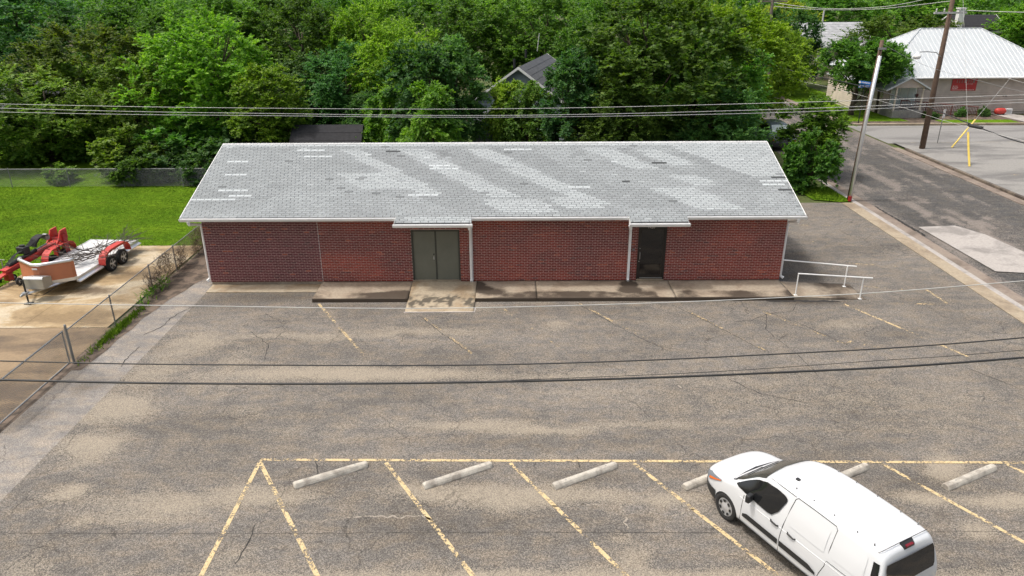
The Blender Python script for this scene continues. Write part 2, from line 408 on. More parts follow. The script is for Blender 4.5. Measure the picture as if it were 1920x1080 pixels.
SAND=[(-5.24,19.84,4.25,0.37,1.00),(-6.58,19.95,1.81,0.45,0.70),(0.64,19.72,3.73,0.23,0.55),(-10.51,22.11,0.99,0.82,0.70),(-11.05,21.61,0.70,0.71,0.50),(-7.27,22.56,4.55,0.21,0.60),(-2.94,22.85,2.39,0.34,0.60),(-11.03,19.99,0.99,0.87,0.60),(-11.12,17.99,0.91,0.74,0.80),(-10.99,16.04,0.83,0.69,0.80),(-1.17,16.95,1.87,0.29,0.80),(0.55,16.73,1.71,0.18,0.80),(3.44,16.92,2.58,0.18,0.50),(-10.65,14.11,0.50,0.24,0.80),(-8.14,13.80,1.73,0.35,0.70),(-6.01,14.07,1.38,0.32,0.80),(-8.56,13.38,0.96,0.18,0.60),(-9.84,13.32,0.36,0.18,0.70),(-1.40,14.20,1.63,0.36,0.90),(-0.02,14.07,1.75,0.40,0.90),(2.22,14.02,0.99,0.24,0.70),(3.82,13.95,0.87,0.25,0.70),(2.42,12.03,0.44,0.56,0.60),(10.65,14.98,0.50,0.53,0.90),(9.61,13.93,0.72,0.21,0.90),(11.32,13.84,0.98,0.23,0.90),(10.08,12.87,0.42,0.24,0.70),(5.26,14.00,0.50,0.29,0.50),(-0.03,11.35,10.61,0.29,0.90),(1.67,23.27,0.47,0.44,0.60),(11.34,23.21,0.93,0.31,0.50),(7.57,18.55,5.39,1.26,0.30),(2.95,18.75,2.34,0.31,0.35),(1.32,15.48,0.81,0.18,0.30),(-3.52,15.52,0.54,0.18,0.20),(-5.69,16.61,2.27,0.51,0.15),(-1.59,24.96,1.19,0.40,0.50),(11.14,17.94,3.00,1.51,0.25),(-7.16,17.67,0.90,0.34,0.30),(-9.85,11.73,0.66,0.46,0.50),(-6.02,12.00,0.67,0.39,0.40),(5.26,23.49,1.12,0.36,0.30),(-8.84,20.31,0.67,1.47,0.40)]
def sand_f(X, Y):
    wx = X + .8*(fbm(X*.5, Y*.9, 21)-.5); wy = Y + .45*(fbm(X*.6, Y*.9, 31)-.5)
    s = np.zeros_like(X)
    for x, y, a, b, k in SAND:
        d = ((wx-x)/(a*1.1))**2 + ((wy-y)/(b*1.25))**2
        s = np.maximum(s, 1.12*k*np.exp(-d**1.3))
    s += .05*np.clip((X-7)/6, 0, 1)*(Y < 24)
    return s
DAMP_SHADE=[(-9.2,25.9,2.2,.55,.7),(-6.2,25.1,1.6,.3,.4),(1.5,24.6,3,.5,.25),(12.0,29.3,1.2,1.6,.75),(12.2,27.9,1.5,.8,.9),(11.2,25.2,1.6,.25,.9),(-4.2,14.6,1.3,.5,.45),(-1.5,14.8,1.1,.4,.45),(1.7,14.8,1.1,.4,.45),(-2,12.9,2,.5,.35),(10,14.4,1.4,.4,.35),(0,16.2,6,.35,.3),(7.5,13.3,1.3,1,.3),(-12.7,19.2,.5,.5,.8),(-13.2,17.6,.4,.4,.6),(15.5,24.5,1.2,1.1,.25),(-5,21.4,3,.6,.2),(-3.3,13.2,.22,.16,.7),(-3.0,12.6,.14,.1,.6),(-.3,13.1,.2,.14,.65),(.1,12.7,.12,.1,.6),(2.9,13.2,.18,.14,.6),(9.6,13.3,.22,.15,.65),(-3.5,22.6,.25,.2,.5),(.3,22.9,.22,.18,.5),(3.4,22.7,.25,.2,.5),(6.9,22.8,.2,.18,.5),(-8.5,24.0,.9,.5,.35),(13.2,22.4,.4,.3,.4)]  # damp and oil spots; right of the building also its shade, painted in
def damp_shade_f(X, Y):
    s = np.zeros_like(X)
    for x, y, a, b, k in DAMP_SHADE: s = np.maximum(s, k*np.exp(-(((X-x)/a)**2+((Y-y)/b)**2)**1.2))
    return s
def roll_z(X, Y): return .012*(fbm(X*.35, Y*.35, 5)-.5)*np.clip((Y-4)/6, 0, 1)
lot = grid('parking_lot', -11.9, 17.86, 3, 38.7, .13, MT['asphalt'], lambda X, Y: roll_z(X, Y)*.3, {'sand': sand_f, 'damp_shade': damp_shade_f})
grid('side_strip', -13.72, -11.9, 3, 30.5, .13, MT['strip'], lambda X, Y: -.004+0*X,
     {'sand': lambda X, Y: .35*np.exp(-((X+13.6)/.25)**2), 'damp_shade': lambda X, Y: np.maximum(damp_shade_f(X, Y), .8*np.clip((Y-27.3)/1.2, 0, 1))})  # beside the building wall: dirt and shade painted as a darker strip
# concrete driveway of the neighbour, with damp runs and the trailer's shade put into the colour
def pad_damp_shade(X, Y):
    s = .75*np.exp(-(((X+16.4)/1.3)**2+((Y-26.6)/.55)**2)) + .6*np.exp(-(((X+15.6)/1.2)**2+((Y-28.5)/.35)**2)) + .35*np.exp(-((X+18)/2.)**2-((Y-29)/2)**2)
    s += .45*np.exp(-((Y-31.4)/.35)**2) + .35*np.exp(-((Y-29.8)/.18)**2)*(X > -17) + .25*np.exp(-((Y-24.2)/.3)**2)*(X < -17)
    return s
pads = tag(bpy.data.objects.new('driveway', None), kind='structure'); link(pads)
for a, b in ((-20.3, -17.2), (-17.19, -14.15)):
    for c_, d_ in ((23.27, 27.6), (27.61, 32.0)):
        grid('slab', a, b, c_, d_, .2, MT['pad'], lambda X, Y: .016+0*X, {'damp_shade': pad_damp_shade}, pads)
sheet('slab', rect(-30, -14.0, 8, 23.25), .012, MT['pad2'], parent=pads)
sheet('slab', [(-14.0, 16.6), (-13.72, 16.6), (-13.72, 20.3), (-14.0, 20.3)], .003, MT['dirt'], parent=pads)
# dirt margin between the fence and the strip
dv = [(-14.05, 20.2), (-13.42, 20.2), (-13.3, 21.6), (-13.34, 22.4), (-13.22, 23.2), (-13.28, 24.0), (-13.12, 24.9), (-13.05, 25.8), (-12.8, 26.6), (-12.72, 27.3), (-12.4, 28.2), (-12.2, 29.2), (-11.9, 30.5), (-11.9, 33), (-14.05, 33)]
sheet('dirt_margin', dv, .006, MT['dirt'])

# ---- painted lines and cracks on the lot
def line(pts, wd, mat, parent=lot, name='painted_line', z=.006, jag=0):
    mb = MB(); out = []
    if jag:
        q = []
        for (x0, y0), (x1, y1) in zip(pts, pts[1:]):
            n = max(2, int(math.hypot(x1-x0, y1-y0)/.12))
            for i in range(n):
                t = i/n; q.append((x0+(x1-x0)*t+random.uniform(-jag, jag), y0+(y1-y0)*t+random.uniform(-jag, jag)))
        pts = q + [pts[-1]]
    for i, (x, y) in enumerate(pts):
        a = Vector(pts[max(0, i-1)]); b = Vector(pts[min(len(pts)-1, i+1)]); d = (b-a).normalized(); nn = Vector((-d.y, d.x))
        k = wd/2*(random.uniform(.5, 1.4) if jag else 1)
        out += [(x+nn.x*k, y+nn.y*k, z), (x-nn.x*k, y-nn.y*k, z)]
    mb.add(out, [(2*i, 2*i+1, 2*i+3, 2*i+2) for i in range(len(pts)-1)])
    return mb.build(name, mat, parent)
line([(-6.38, 15.49), (14.5, 15.2)], .095, MT['paint'], z=.010)
SD = Vector((2.39, -3.88)).normalized()
for i, x in enumerate((-6.33, -3.17, -.06, 3.02, 6.12, 9.18, 12.24)):
    y = 15.44 - .012*(x+6)
    line([(x, y-.06), (x+SD.x*(8.2-.0), y-.06+SD.y*8.2)], .10, MT['paint'], z=.006)
line([(-6.34, 15.42), (-6.34+.02, 11.4), (-6.3, 8.5)], .10, MT['paint'], z=.0075)
for a, b, m in (((-7.24,25.27),(-4.77,21.09),'paint_front'), ((-3.29,24.2),(-1.3,21.2),'paint_worn'), ((-.3,24.71),(1.8,21.22),'paint_worn'), ((2.5,25.2),(5.2,21.18),'paint_worn'),
                ((5.99,25.2),(8.34,21.15),'paint_worn'), ((8.98,24.6),(11.57,20.97),'paint_worn'), ((12.34,25.05),(14.54,20.84),'paint_front')):
    line([a, b], .10, MT[m])
for a, b in (((14.22,34.72),(16.03,34.52)), ((13.8,32.21),(15.98,31.58)), ((13.9,29.45),(16.24,28.91))): line([a, b], .1, MT['paint_worn'])
for a, b, m in (((13.6,26.8),(15.75,26.3),'paint_worn'), ((16.1,26.4),(16.2,24.91),'paint_front'), ((16.2,24.93),(13.6,25.15),'paint_worn')): line([a, b], .1, MT[m])
for k in range(4): line([(11.1+.33*k, 21.9-.22*k), (11.35+.33*k, 21.95-.2*k)], .12, MT['paint_worn'], z=.007)
for pts in ([(7.9,23.55),(8.55,23.68),(9.21,24.22),(8.75,22.9),(8.92,21.99),(9.21,20.92),(9.3,19.74)], [(2.45,25.2),(3.36,23.69),(4.27,22.32),(5.1,21.3)], [(5.94,25.02),(6.91,23.52),(7.78,22),(8.3,21.15)],
            [(9.26,24.36),(10.07,23.4),(10.73,22.25),(11.25,21.39)], [(-3.36,24.17),(-2.42,22.72),(-1.36,21.25)], [(-4.95,15.49),(-4.81,15.09),(-4.74,14.56)], [(1.66,15.53),(1.66,15.1)],
            [(-5.74,13.06),(-5.69,12.64),(-5.71,12.23),(-5.75,11.88)], [(9.2,24.2),(10.2,24.4),(10.6,25.1)], [(6.5,19.5),(7.2,18.6),(8.4,18.1)], [(14.0,20.2),(15.2,18.4),(15.9,16.6)], [(-9.0,22.9),(-8.1,21.9),(-7.9,20.9)]):
    line(pts, .022, MT['crack'], name='crack', jag=.03)
line([(-11.22,12.84),(-5.6,12.79),(-.02,12.8),(5.54,12.75),(11.12,12.76)], .008, MT['crack'], name='crack', jag=.012)
for pts in ([(1.08,13.74),(2.49,13.71),(2.5,13.18),(2.51,12.67),(2.54,12.1)], [(.4,13.54),(1.01,13.65),(1.69,13.72)], [(-4.4,13.2),(-3.2,13.35),(-2.0,13.3),(-1.4,12.9)], [(3.4,13.3),(4.2,13.5),(5,13.45)], [(-2.6,24.9),(-.6,24.6),(0.2,24.1)], [(4.9,19.1),(5.6,18.4),(5.8,17.9),(6.3,17.5)]):
    line(pts, .05, MT['crack_pale'], name='crack', jag=.05)
strip_o = bpy.data.objects['side_strip']
for pts in ([(-11.77,25.32),(-12.11,24.6),(-12.28,23.99),(-12.26,23.37),(-12.61,22.7)], [(-12.34,21.81),(-12.36,20.88),(-12.26,20.41)]):
    line(pts, .022, MT['crack'], strip_o, 'crack', jag=.03)

# ---- street, kerbs, verge and the paved lot across the street
def st_sand(X, Y):
    s = .55*np.exp(-((X-19.5)/.45)**2) + .45*np.exp(-((X-27.6)/.5)**2) + .22*np.exp(-((X-22.6)/.3)**2) + .2*np.exp(-((X-24.9)/.25)**2)
    s += .5*(fbm(X*2.0, Y*.28, 77) > .60) + .35*(fbm(X*.6, Y*.2, 78) > .62) + .5*np.exp(-((Y-59)/6.)**2)
    return s
street = grid('street', 18.6, 28.0, -10, 120, .3, MT['street'], lambda X, Y: -.012-.004*np.abs(X-23.3), {'sand': st_sand, 'damp_shade': lambda X, Y: .9*np.exp(-(((X-27)/1.5)**2+((Y-60.5)/1.6)**2))+0*X})
grid('cross_street', 28.0, 120, 54.6, 61.9, .8, MT['crossroad'], lambda X, Y: -.015+0*X, {})
sheet('concrete_patch', [(19.85,34.3),(21.74,34.5),(22.4,33.1),(22.7,30.28),(22.3,27.9),(19.95,28.3)], .012, MT['gutter_pale'])
kw = tag(bpy.data.objects.new('kerb_walk', None), kind='structure'); link(kw)
for y0, y1 in ((-10, 14), (14.01, 20), (20.01, 25.2), (25.21, 30.4), (30.41, 35), (35.01, 38.6)):
    sheet('slab', rect(17.87, 18.55, y0, y1), .02, MT['kerbwalk'], parent=kw, thick=.1)
sheet('gutter', rect(18.551, 18.82, -10, 46), .012, MT['gutter_pale'], parent=kw, thick=.05)
sheet('gutter', rect(18.821, 19.35, -10, 46), .004, MT['gutter_brown'], parent=kw, thick=.05)
line([(19.35, 38), (19.4, 36), (19.45, 34.6), (19.5, 33)], .10, MT['crack'], street, 'crack', jag=.06, z=.02)
fk = tag(bpy.data.objects.new('far_kerb', None), kind='structure'); link(fk)
mb = MB(); mb.box(28.0, 28.22, -5, 52.2, -.1, .14); mb.build('kerb', MT['kerb_dark'], fk, bevel=.03)
mb = MB(); mb.box(27.4, 27.99, -5, 53, -.06, .004); mb.build('gutter', MT['gutter_brown'], fk)
mb = MB(); mb.box(28.6, 100, 61.95, 62.25, -.1, .15); mb.build('kerb', MT['kerbwalk'], fk, bevel=.03)
sheet('paved_lot', rect(28.22, 90, -5, 54.6), .10, MT['lot2'])
for k in range(5): line([(30.5, 47.2-2.9*k), (35.5, 47.4-2.9*k)], .1, MT['paint_worn'], bpy.data.objects['paved_lot'], z=.108)
line([(29.5, 54.3), (45, 54.5)], .15, MT['crack_pale'], bpy.data.objects['paved_lot'], z=.108)
sheet('verge', [(16.6,39.2),(17.87,38.75),(18.5,38.9),(18.55,40.2),(18.3,41.4),(17.2,42.5),(16.2,43)], .03, MT['lawn'])
sheet('bare_soil', [(28.6,62.27),(100,62.27),(100,66.5),(28.6,66.5)], .05, MT['dirt'])
sheet('front_lawn', [(28.5,66.5),(34,66.5),(34,90),(28.5,90)], .03, MT['lawn'])
sheet('verge', rect(36.5, 43, 62.3, 64.2), .06, MT['lawn'])
sheet('verge', rect(28.8, 34, 63.6, 66.4), .06, MT['lawn'])
sheet('front_path', [(43.6,62.3),(47.2,62.3),(45,67.2),(43.2,67.2)], .07, MT['gutter_pale'])
sheet('street_side_walk', rect(27.9, 28.5, 63, 120), .02, MT['gutter_brown'])

# ================================================================== brick building
BX0, BX1, BY, BB = -11.95, 10.62, 27.17, 36.63
EY, EZ, RY, RZ = 26.62, 2.97, 31.9, 4.70          # eave edge and ridge
RX0, RX1 = -12.47, 11.06
bld = thing('brick_building', 'long low red brick building with pale grey shingle gable roof', 'building', ((BX0+BX1)/2, RY, 0))
BO = Vector(bld.location)
class BMB(MB):                                     # world coordinates, built under the building's empty
    def build(s, name, mat, parent=None, **k):
        s.v = [(x-BO.x, y-BO.y, z-BO.z) for x, y, z in s.v]; return super().build(name, mat, parent, **k)
DD = (-3.92, -2.03, .17, 2.27)       # double door opening
SD_ = (4.92, 6.02, .19, 2.40)        # single door opening
m = BMB(); T = .2; y0 = BY+.012
for a, b in ((BX0, DD[0]), (DD[1], SD_[0]), (SD_[1], BX1)): m.box(a, b, y0, y0+T, .15, 2.92)
m.box(DD[0], DD[1], y0, y0+T, DD[3], 2.92); m.box(SD_[0], SD_[1], y0, y0+T, SD_[3], 2.92)
m.build('mortar_wall', MT['mortar'], bld)
m = BMB(); m.box(BX0, BX0+T, y0+T, BB, .15, 2.92); m.box(BX1-T, BX1, y0+T, BB, .15, 2.92); m.box(BX0+T, BX1-T, BB-T, BB, .15, 2.92)
m.build('wall', MT['brick_side'], bld)
m = BMB(); m.box(BX0+.01, BX1-.01, BY+.03, BB-.01, -.2, .149); m.build('foundation', MT['walk'], bld)
for x in (BX0+.02, BX1-.12):
    m = BMB(); m.prism([(BY+.1, 2.921), (BB-.1, 2.921), (RY, 4.55)], 'x', x, x+.1); m.build('gable_end', MT['white_trim'], bld)
# bricks: running bond
PIT, CRS, JT = .2112, .0697, .0225
bricks = []
def bcol(x, z):
    n = fbm(np.array([x*.7]), np.array([z*1.1]), 9)[0]; r = random.random()
    base = Vector((.165, .029, .026)).lerp(Vector((.265, .042, .026)), min(1, max(0, (n-.36)*3.0)))
    if x < -7.5: base = base.lerp(Vector((.12, .030, .042)), .8)
    base = base * random.uniform(.80, 1.16)
    if r < .03: base = base.lerp(Vector((.08, .036, .038)), .7)
    elif r > .97: base = base.lerp(Vector((.46, .12, .06)), .6)
    return tuple(base)
for k in range(40):
    z0 = .152 + k*CRS; z1 = z0 + CRS - JT
    if z1 > 2.9: break
    segs = [(BX0, BX1)]
    for o in (DD, SD_):
        if z0 < o[3]-.01:
            segs = [s for a, b in segs for s in ((a, min(b, o[0])), (max(a, o[1]), b)) if s[1]-s[0] > .03]
    segs = [s for a, b in segs for s in (((a, -7.512), (-7.494, b)) if a < -7.5 < b else ((a, b),))]
    off = (k % 2)*PIT/2
    for a, b in segs:
        i = math.floor((a-BX0-off)/PIT)
        while True:
            u = BX0+off+i*PIT; v = u+PIT-JT*.8; i += 1
            if u > b: break
            u2, v2 = max(u, a), min(v, b)
            if v2-u2 > .03: bricks.append((u2, v2, z0, z1))
bricks.sort(key=lambda q: ((q[0]+q[1])/2)**2 + BY**2 + (11.05-q[2])**2 - (1000 if q[1]-q[0] > PIT-JT-.003 else 0))
bm0 = MB(); w0 = PIT-JT*.8; h0 = CRS-JT; bm0.box(-w0/2, w0/2, 0, .03, -h0/2, h0/2)
bm0 = bm0.build('brick', MT['brick_one'], bld); bme = bm0.data
for n, (u, v, z0, z1) in enumerate(bricks[:300]):
    o = bm0 if n == 0 else bpy.data.objects.new('brick', bme)
    if n: link(o, bld)
    o.location = ((u+v)/2-BO.x, BY-BO.y+random.uniform(-.0015, .0015), (z0+z1)/2); o.color = (*bcol((u+v)/2, z0), 1)
m = BMB(); m.col = (0, 0, 0)
for u, v, z0, z1 in bricks[300:]:
    m.col = bcol((u+v)/2, z0); d = random.uniform(-.0015, .0015); m.box(u, v, BY+d, BY+.03, z0, z1)
tag(m.build('brick_courses', MT['brick_all'], bld), kind='stuff')
# roof deck and shingles
SL = math.hypot(RY-EY, RZ-EZ); ux = Vector((0, (RY-EY)/SL, (RZ-EZ)/SL)); nz = Vector((0, -(RZ-EZ)/SL, (RY-EY)/SL))
def rp(x, s, h=0): p = Vector((x, EY, EZ)) + ux*s + nz*h; return (p.x, p.y, p.z)
m = BMB()
def deck(x0, x1, s0, s1, t0=-.06, t1=-.001):
    m.add([rp(x0,s0,t0), rp(x1,s0,t0), rp(x1,s1,t0), rp(x0,s1,t0), rp(x0,s0,t1), rp(x1,s0,t1), rp(x1,s1,t1), rp(x0,s1,t1)], [(0,3,2,1),(4,5,6,7),(0,1,5,4),(1,2,6,5),(2,3,7,6),(3,0,4,7)])
deck(RX0, RX1, 0, SL)
EXT = ((-4.37, -1.52), (4.42, 6.58)); XS = -.44
for a, b in EXT: deck(a, b, XS, -.0005)
by2 = 2*RY-EY
m.add([(RX0, RY, RZ-.002), (RX1, RY, RZ-.002), (RX1, by2, EZ), (RX0, by2, EZ), (RX0, RY, RZ-.07), (RX1, RY, RZ-.07), (RX1, by2, EZ-.06), (RX0, by2, EZ-.06)], [(0,1,2,3),(4,7,6,5),(2,6,7,3),(0,3,7,4),(1,5,6,2)])
roof = m.build('roof', plain('roof_underlay', (.05, .052, .055), .95), bld)
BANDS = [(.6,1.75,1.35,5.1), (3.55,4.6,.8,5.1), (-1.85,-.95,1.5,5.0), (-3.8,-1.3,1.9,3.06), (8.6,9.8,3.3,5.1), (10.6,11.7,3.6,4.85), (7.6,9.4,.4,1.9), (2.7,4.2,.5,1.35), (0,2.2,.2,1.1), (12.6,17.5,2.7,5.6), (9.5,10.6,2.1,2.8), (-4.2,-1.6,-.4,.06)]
DARK_BANDS = [(1.9,3.3,1.9,5.0), (4.7,6.2,1.2,5.0), (-.9,.4,1.6,5.0), (9.9,10.5,2.9,5.0), (11.8,12.6,2.0,4.6), (-2.0,-.3,.6,1.8), (5.2,7.4,.5,1.9)]  # darker shingle bundles between the pale bands
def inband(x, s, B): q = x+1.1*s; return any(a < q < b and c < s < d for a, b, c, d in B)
WHITE= [(-11.92, -11.07, 4.11), (-11.7, -10.76, 2.98), (-11.47, -10.59, 1.85), (-11.1, -10.21, 1.45), (-12.49, -10.87, 1.22), (-9.09, -8.18, 4.96), (-8.64, -7.69, 4.43), (-3.85, -3.01, 1.53), (2.2, 2.93, 1.95), (-3.45, -2.59, 3.74), (-3.17, -2.29, 3.48), (9.95, 10.87, 2.36), (10.0, 10.74, 2.12), (-0.09, 0.76, 5.0)]
DARK= [(-5.04, 4.79), (10.67, 2.63), (10.9, 2.63), (10.79, 1.77), (10.62, 1.77), (-8.41, 5.46), (4.46, 2.37), (6.14, 3.83)]
def inpoly(x, y, P):
    r = False; j = len(P)-1
    for i in range(len(P)):
        if (P[i][1] > y) != (P[j][1] > y) and x < (P[j][0]-P[i][0])*(y-P[i][1])/(P[j][1]-P[i][1])+P[i][0]: r = not r
        j = i
    return r
NC = 43; EX = SL/NC; TW = .3048; GP = .018
def scol(x, s, nx):
    n = fbm(np.array([x*.55]), np.array([s*.9]), 40)[0]; n2 = fbm(np.array([x*2.]), np.array([s*2.]), 44)[0]
    g = .33 + .09*(n-.5) + .05*(n2-.5)
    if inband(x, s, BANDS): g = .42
    elif inband(x, s, DARK_BANDS): g = .30
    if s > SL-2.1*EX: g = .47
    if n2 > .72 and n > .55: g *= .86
    g *= random.uniform(.93, 1.07)
    if random.random() < .012: g *= random.choice((.62, 1.22))
    for a, b, q in WHITE:
        if a-.12 < x < b+.12 and abs(s-q) < EX*.5: g = .56*random.uniform(.95, 1.04)
    for a, q in DARK:
        if abs(x-a) < .17 and abs(s-q) < EX*.55: g = .08
    g *= .81; return (g*.93, g*1.0, g*1.02)
tabs = []
def course(k, x0, x1):
    off = (k*.127) % TW; s0 = k*EX
    i = math.floor((x0-RX0-off)/TW)
    while True:
        u = RX0+off+i*TW; v = u+TW-GP; i += 1
        if u >= x1: break
        u2, v2 = max(u, x0), min(v, x1)
        if v2-u2 > .04: tabs.append((u2, v2, s0, random.uniform(-.003, .003)))
for k in range(NC): course(k, RX0-.012, RX1+.012)
for k in (-1, -2, -3):
    for a, b in EXT: course(k, a-.01, b+.01)
def tabverts(u, v, s0, j):
    a, b = s0-.012+j, min(s0+EX+.0, SL)
    return [rp(u,a,.002), rp(v,a,.002), rp(v,b,.001), rp(u,b,.001), rp(u,a,.013), rp(v,a,.013), rp(v,b,.004), rp(u,b,.004)]
TF = [(4,5,6,7),(0,1,5,4),(1,2,6,5),(3,0,4,7)]
full = [q for q in tabs if abs(q[1]-q[0]-(TW-GP)) < 1e-6 and q[2] > 0]
full.sort(key=lambda q: ((q[0]+q[1])/2)**2 + (EY+q[2]*.95)**2 + (11.05-EZ-q[2]*.31)**2)
first = set(full[:300])
p0 = Vector(rp(0, 0)); me0 = None
for u, v, s0, j in full[:300]:
    if me0 is None:
        q = MB(); q.add([Vector(c_)-p0 for c_ in tabverts(-(TW-GP)/2, (TW-GP)/2, 0, 0)], TF); o = q.build('shingle', MT['shingle_one'], roof); me0 = o.data
    else: o = bpy.data.objects.new('shingle', me0); link(o, roof)
    o.location = Vector(rp((u+v)/2, s0+j)) - BO; o.color = (*scol((u+v)/2, s0+EX/2, 0), 1)
m = BMB()
for q in tabs:
    if q in first: continue
    m.col = scol((q[0]+q[1])/2, q[2]+EX/2, 0); m.add(tabverts(*q), TF)
tag(m.build('shingle_field', MT['shingle_all'], roof), kind='stuff')
m = BMB(); x = RX0
while x < RX1-.02:                                  # ridge caps
    g = .47*random.uniform(.9, 1.08); m.col = (g*.98, g, g); b = min(x+.145, RX1)
    m.add([(x, RY-.13, RZ-.028), (b, RY-.13, RZ-.022), (b, RY, RZ+.024), (x, RY, RZ+.016), (b, RY+.13, RZ-.022), (x, RY+.13, RZ-.028)], [(0,1,2,3),(3,2,4,5)]); x += .145
m.build('ridge_cap', MT['shingle_all'], roof)
# drip edge, fascia, soffit, gutters, downspouts
for x0, x1, s in ((RX0, RX0+.025, 1), (RX1-.025, RX1, 1)):
    m = BMB(); xa = x0-.02 if s and x0 == RX0 else x0+.02
    m.add([rp(xa,-.01,-.16), rp(xa+.025,-.01,-.16), rp(xa+.025,SL,-.16), rp(xa,SL,-.16), rp(xa,-.01,.016), rp(xa+.025,-.01,.016), rp(xa+.025,SL,.016), rp(xa,SL,.016)], [(0,3,2,1),(4,5,6,7),(0,1,5,4),(1,2,6,5),(2,3,7,6),(3,0,4,7)])
    m.build('rake_board', MT['white_trim'], bld)
m = BMB(); m.box(RX0+.03, RX1-.03, EY+.02, BY-.005, EZ-.15, EZ-.135); m.build('soffit', MT['white_trim'], bld)
for a, b in EXT:
    m = BMB(); m.box(a+.02, b-.02, EY-.42, EY+.01, EZ-.29, EZ-.275); m.build('soffit', MT['white_trim'], bld)
def gutter(x0, x1, y, z):
    m = BMB()
    pr = [(y, z), (y, z-.125), (y-.07, z-.125), (y-.085, z-.10), (y-.105, z-.055), (y-.115, z-.045), (y-.115, z-.004), (y-.10, z-.004), (y-.10, z-.035), (y-.012, z-.035), (y-.012, z)]
    m.prism(pr[::-1], 'x', x0, x1)
    return m.build('gutter', MT['white_metal'], bld)
gz = EZ-.02
for a, b in ((RX0-.03, EXT[0][0]-.02), (EXT[0][1]+.02, EXT[1][0]-.02), (EXT[1][1]+.02, RX1+.04)):
    gutter(a, b, EY-.005, gz)
    m = BMB(); m.box(a, b, EY, EY+.02, EZ-.17, EZ-.03); m.build('fascia', MT['white_trim'], bld)
pe = Vector(rp(0, XS))
for a, b in EXT:
    gutter(a-.06, b+.06, pe.y-.005, pe.z-.02)
    m = BMB(); m.box(a, b, pe.y, pe.y+.02, pe.z-.17, pe.z-.03); m.build('fascia', MT['white_trim'], bld)
    for x in (a-.012, b): 
        m = BMB(); m.add([(x, pe.y, pe.z-.16), (x, EY+.02, EZ-.16), (x, EY+.02, EZ+.0), (x, pe.y, pe.z+.012), (x+.012, pe.y, pe.z-.16), (x+.012, EY+.02, EZ-.16), (x+.012, EY+.02, EZ+.0), (x+.012, pe.y, pe.z+.012)],
              [(0,1,2,3),(7,6,5,4),(0,4,5,1),(1,5,6,2),(2,6,7,3),(3,7,4,0)]); m.build('rake_board', MT['white_trim'], bld)
def spout(path, w=.066):
    m = BMB(); m.tube(path, w, 4); return m.build('downspout', MT['white_metal'], bld)
spout([(-1.56, pe.y-.05, pe.z-.1), (-1.57, pe.y+.02, pe.z-.24), (-1.59, BY-.06, 2.38), (-1.59, BY-.06, .24), (-1.59, BY-.16, .18)])
spout([(4.40, pe.y-.05, pe.z-.1), (4.44, pe.y+.02, pe.z-.24), (4.59, BY-.06, 2.44), (4.59, BY-.06, .24), (4.59, BY-.16, .18)])
spout([(-12.18, EY-.06, EZ-.13), (-12.18, EY-.04, EZ-.25), (-12.01, BY+.10, 2.5), (-12.01, BY+.10, .28), (-12.12, BY+.02, .17)])
spout([(10.80, EY-.06, EZ-.13), (10.80, EY-.04, EZ-.25), (10.68, BY+.10, 2.5), (10.68, BY+.10, .28), (10.80, BY+.05, .2)])
m = BMB(); m.box(-7.512, -7.494, BY+.006, BY+.02, .15, 2.88); m.build('expansion_joint', MT['wire_grey'], bld)
# double door
y = BY+.05
m = BMB()
for a, b in ((DD[0]+.001, DD[0]+.06), (DD[1]-.06, DD[1]-.001)): m.box(a, b, BY-.004, y+.08, DD[2], DD[3]-.001)
m.box(DD[0]+.061, DD[1]-.061, BY-.004, y+.08, DD[3]-.06, DD[3]-.002); m.build('door_frame', MT['door_frame'], bld)
xm = (DD[0]+DD[1])/2
for a, b in ((DD[0]+.063, xm-.004), (xm+.004, DD[1]-.063)):
    m = BMB(); m.box(a, b, y, y+.045, DD[2]+.02, DD[3]-.064); d = m.build('door', MT['door_green'], bld, bevel=.004)
    if a < -3:
        m = BMB(); m.tube([(xm-.09, y, 1.10), (xm-.09, y-.03, 1.10), (xm-.09, y-.035, 1.10)], .03, 10); m.box(xm-.11, xm-.07, y-.012, y, 1.03, 1.17); m.build('handle', MT['steel'], d)
        m = BMB(); m.tube([(xm-.085, y, 1.26), (xm-.085, y-.018, 1.26)], .027, 10); m.build('deadbolt', MT['black_metal'], d)
m = BMB(); m.box(xm-.03, xm+.03, y-.012, y-.001, DD[2]+.03, DD[3]-.07); m.build('astragal', MT['door_frame'], bld)
m = BMB(); m.box(DD[0], DD[1], BY-.05, y+.1, DD[2]-.03, DD[2]+.018); m.build('sill', MT['kerbwalk'], bld)
# glass door in dark frame
y = BY+.03; a, b, c_, d_ = SD_
m = BMB(); m.box(a+.001, a+.05, BY-.006, y+.1, c_, d_-.001); m.box(b-.05, b-.001, BY-.006, y+.1, c_, d_-.001); m.box(a+.051, b-.051, BY-.006, y+.1, d_-.10, d_-.002); m.build('door_frame', MT['bronze'], bld)
m = BMB()
m.box(a+.055, a+.125, y, y+.04, c_+.03, d_-.105); m.box(b-.125, b-.055, y, y+.04, c_+.03, d_-.105); m.box(a+.126, b-.126, y, y+.04, c_+.03, c_+.18); m.box(a+.126, b-.126, y, y+.04, d_-.17, d_-.105)
gd = m.build('door', MT['bronze'], bld)
m = BMB(); m.box(a+.124, b-.124, y+.015, y+.025, c_+.178, d_-.168); m.build('pane', MT['dark_glass'], gd)
m = BMB(); m.tube([(a+.10, y-.002, 1.02), (a+.10, y-.05, 1.04), (a+.10, y-.05, 1.30), (a+.10, y-.002, 1.32)], .014, 8); m.build('handle', MT['steel'], gd)
m = BMB(); m.tube([(a+.085, y, .93), (a+.085, y-.015, .93)], .022, 10); m.tube([(a+.095, y, 1.47), (a+.095, y-.015, 1.47)], .02, 10); m.build('lock', MT['steel'], gd)
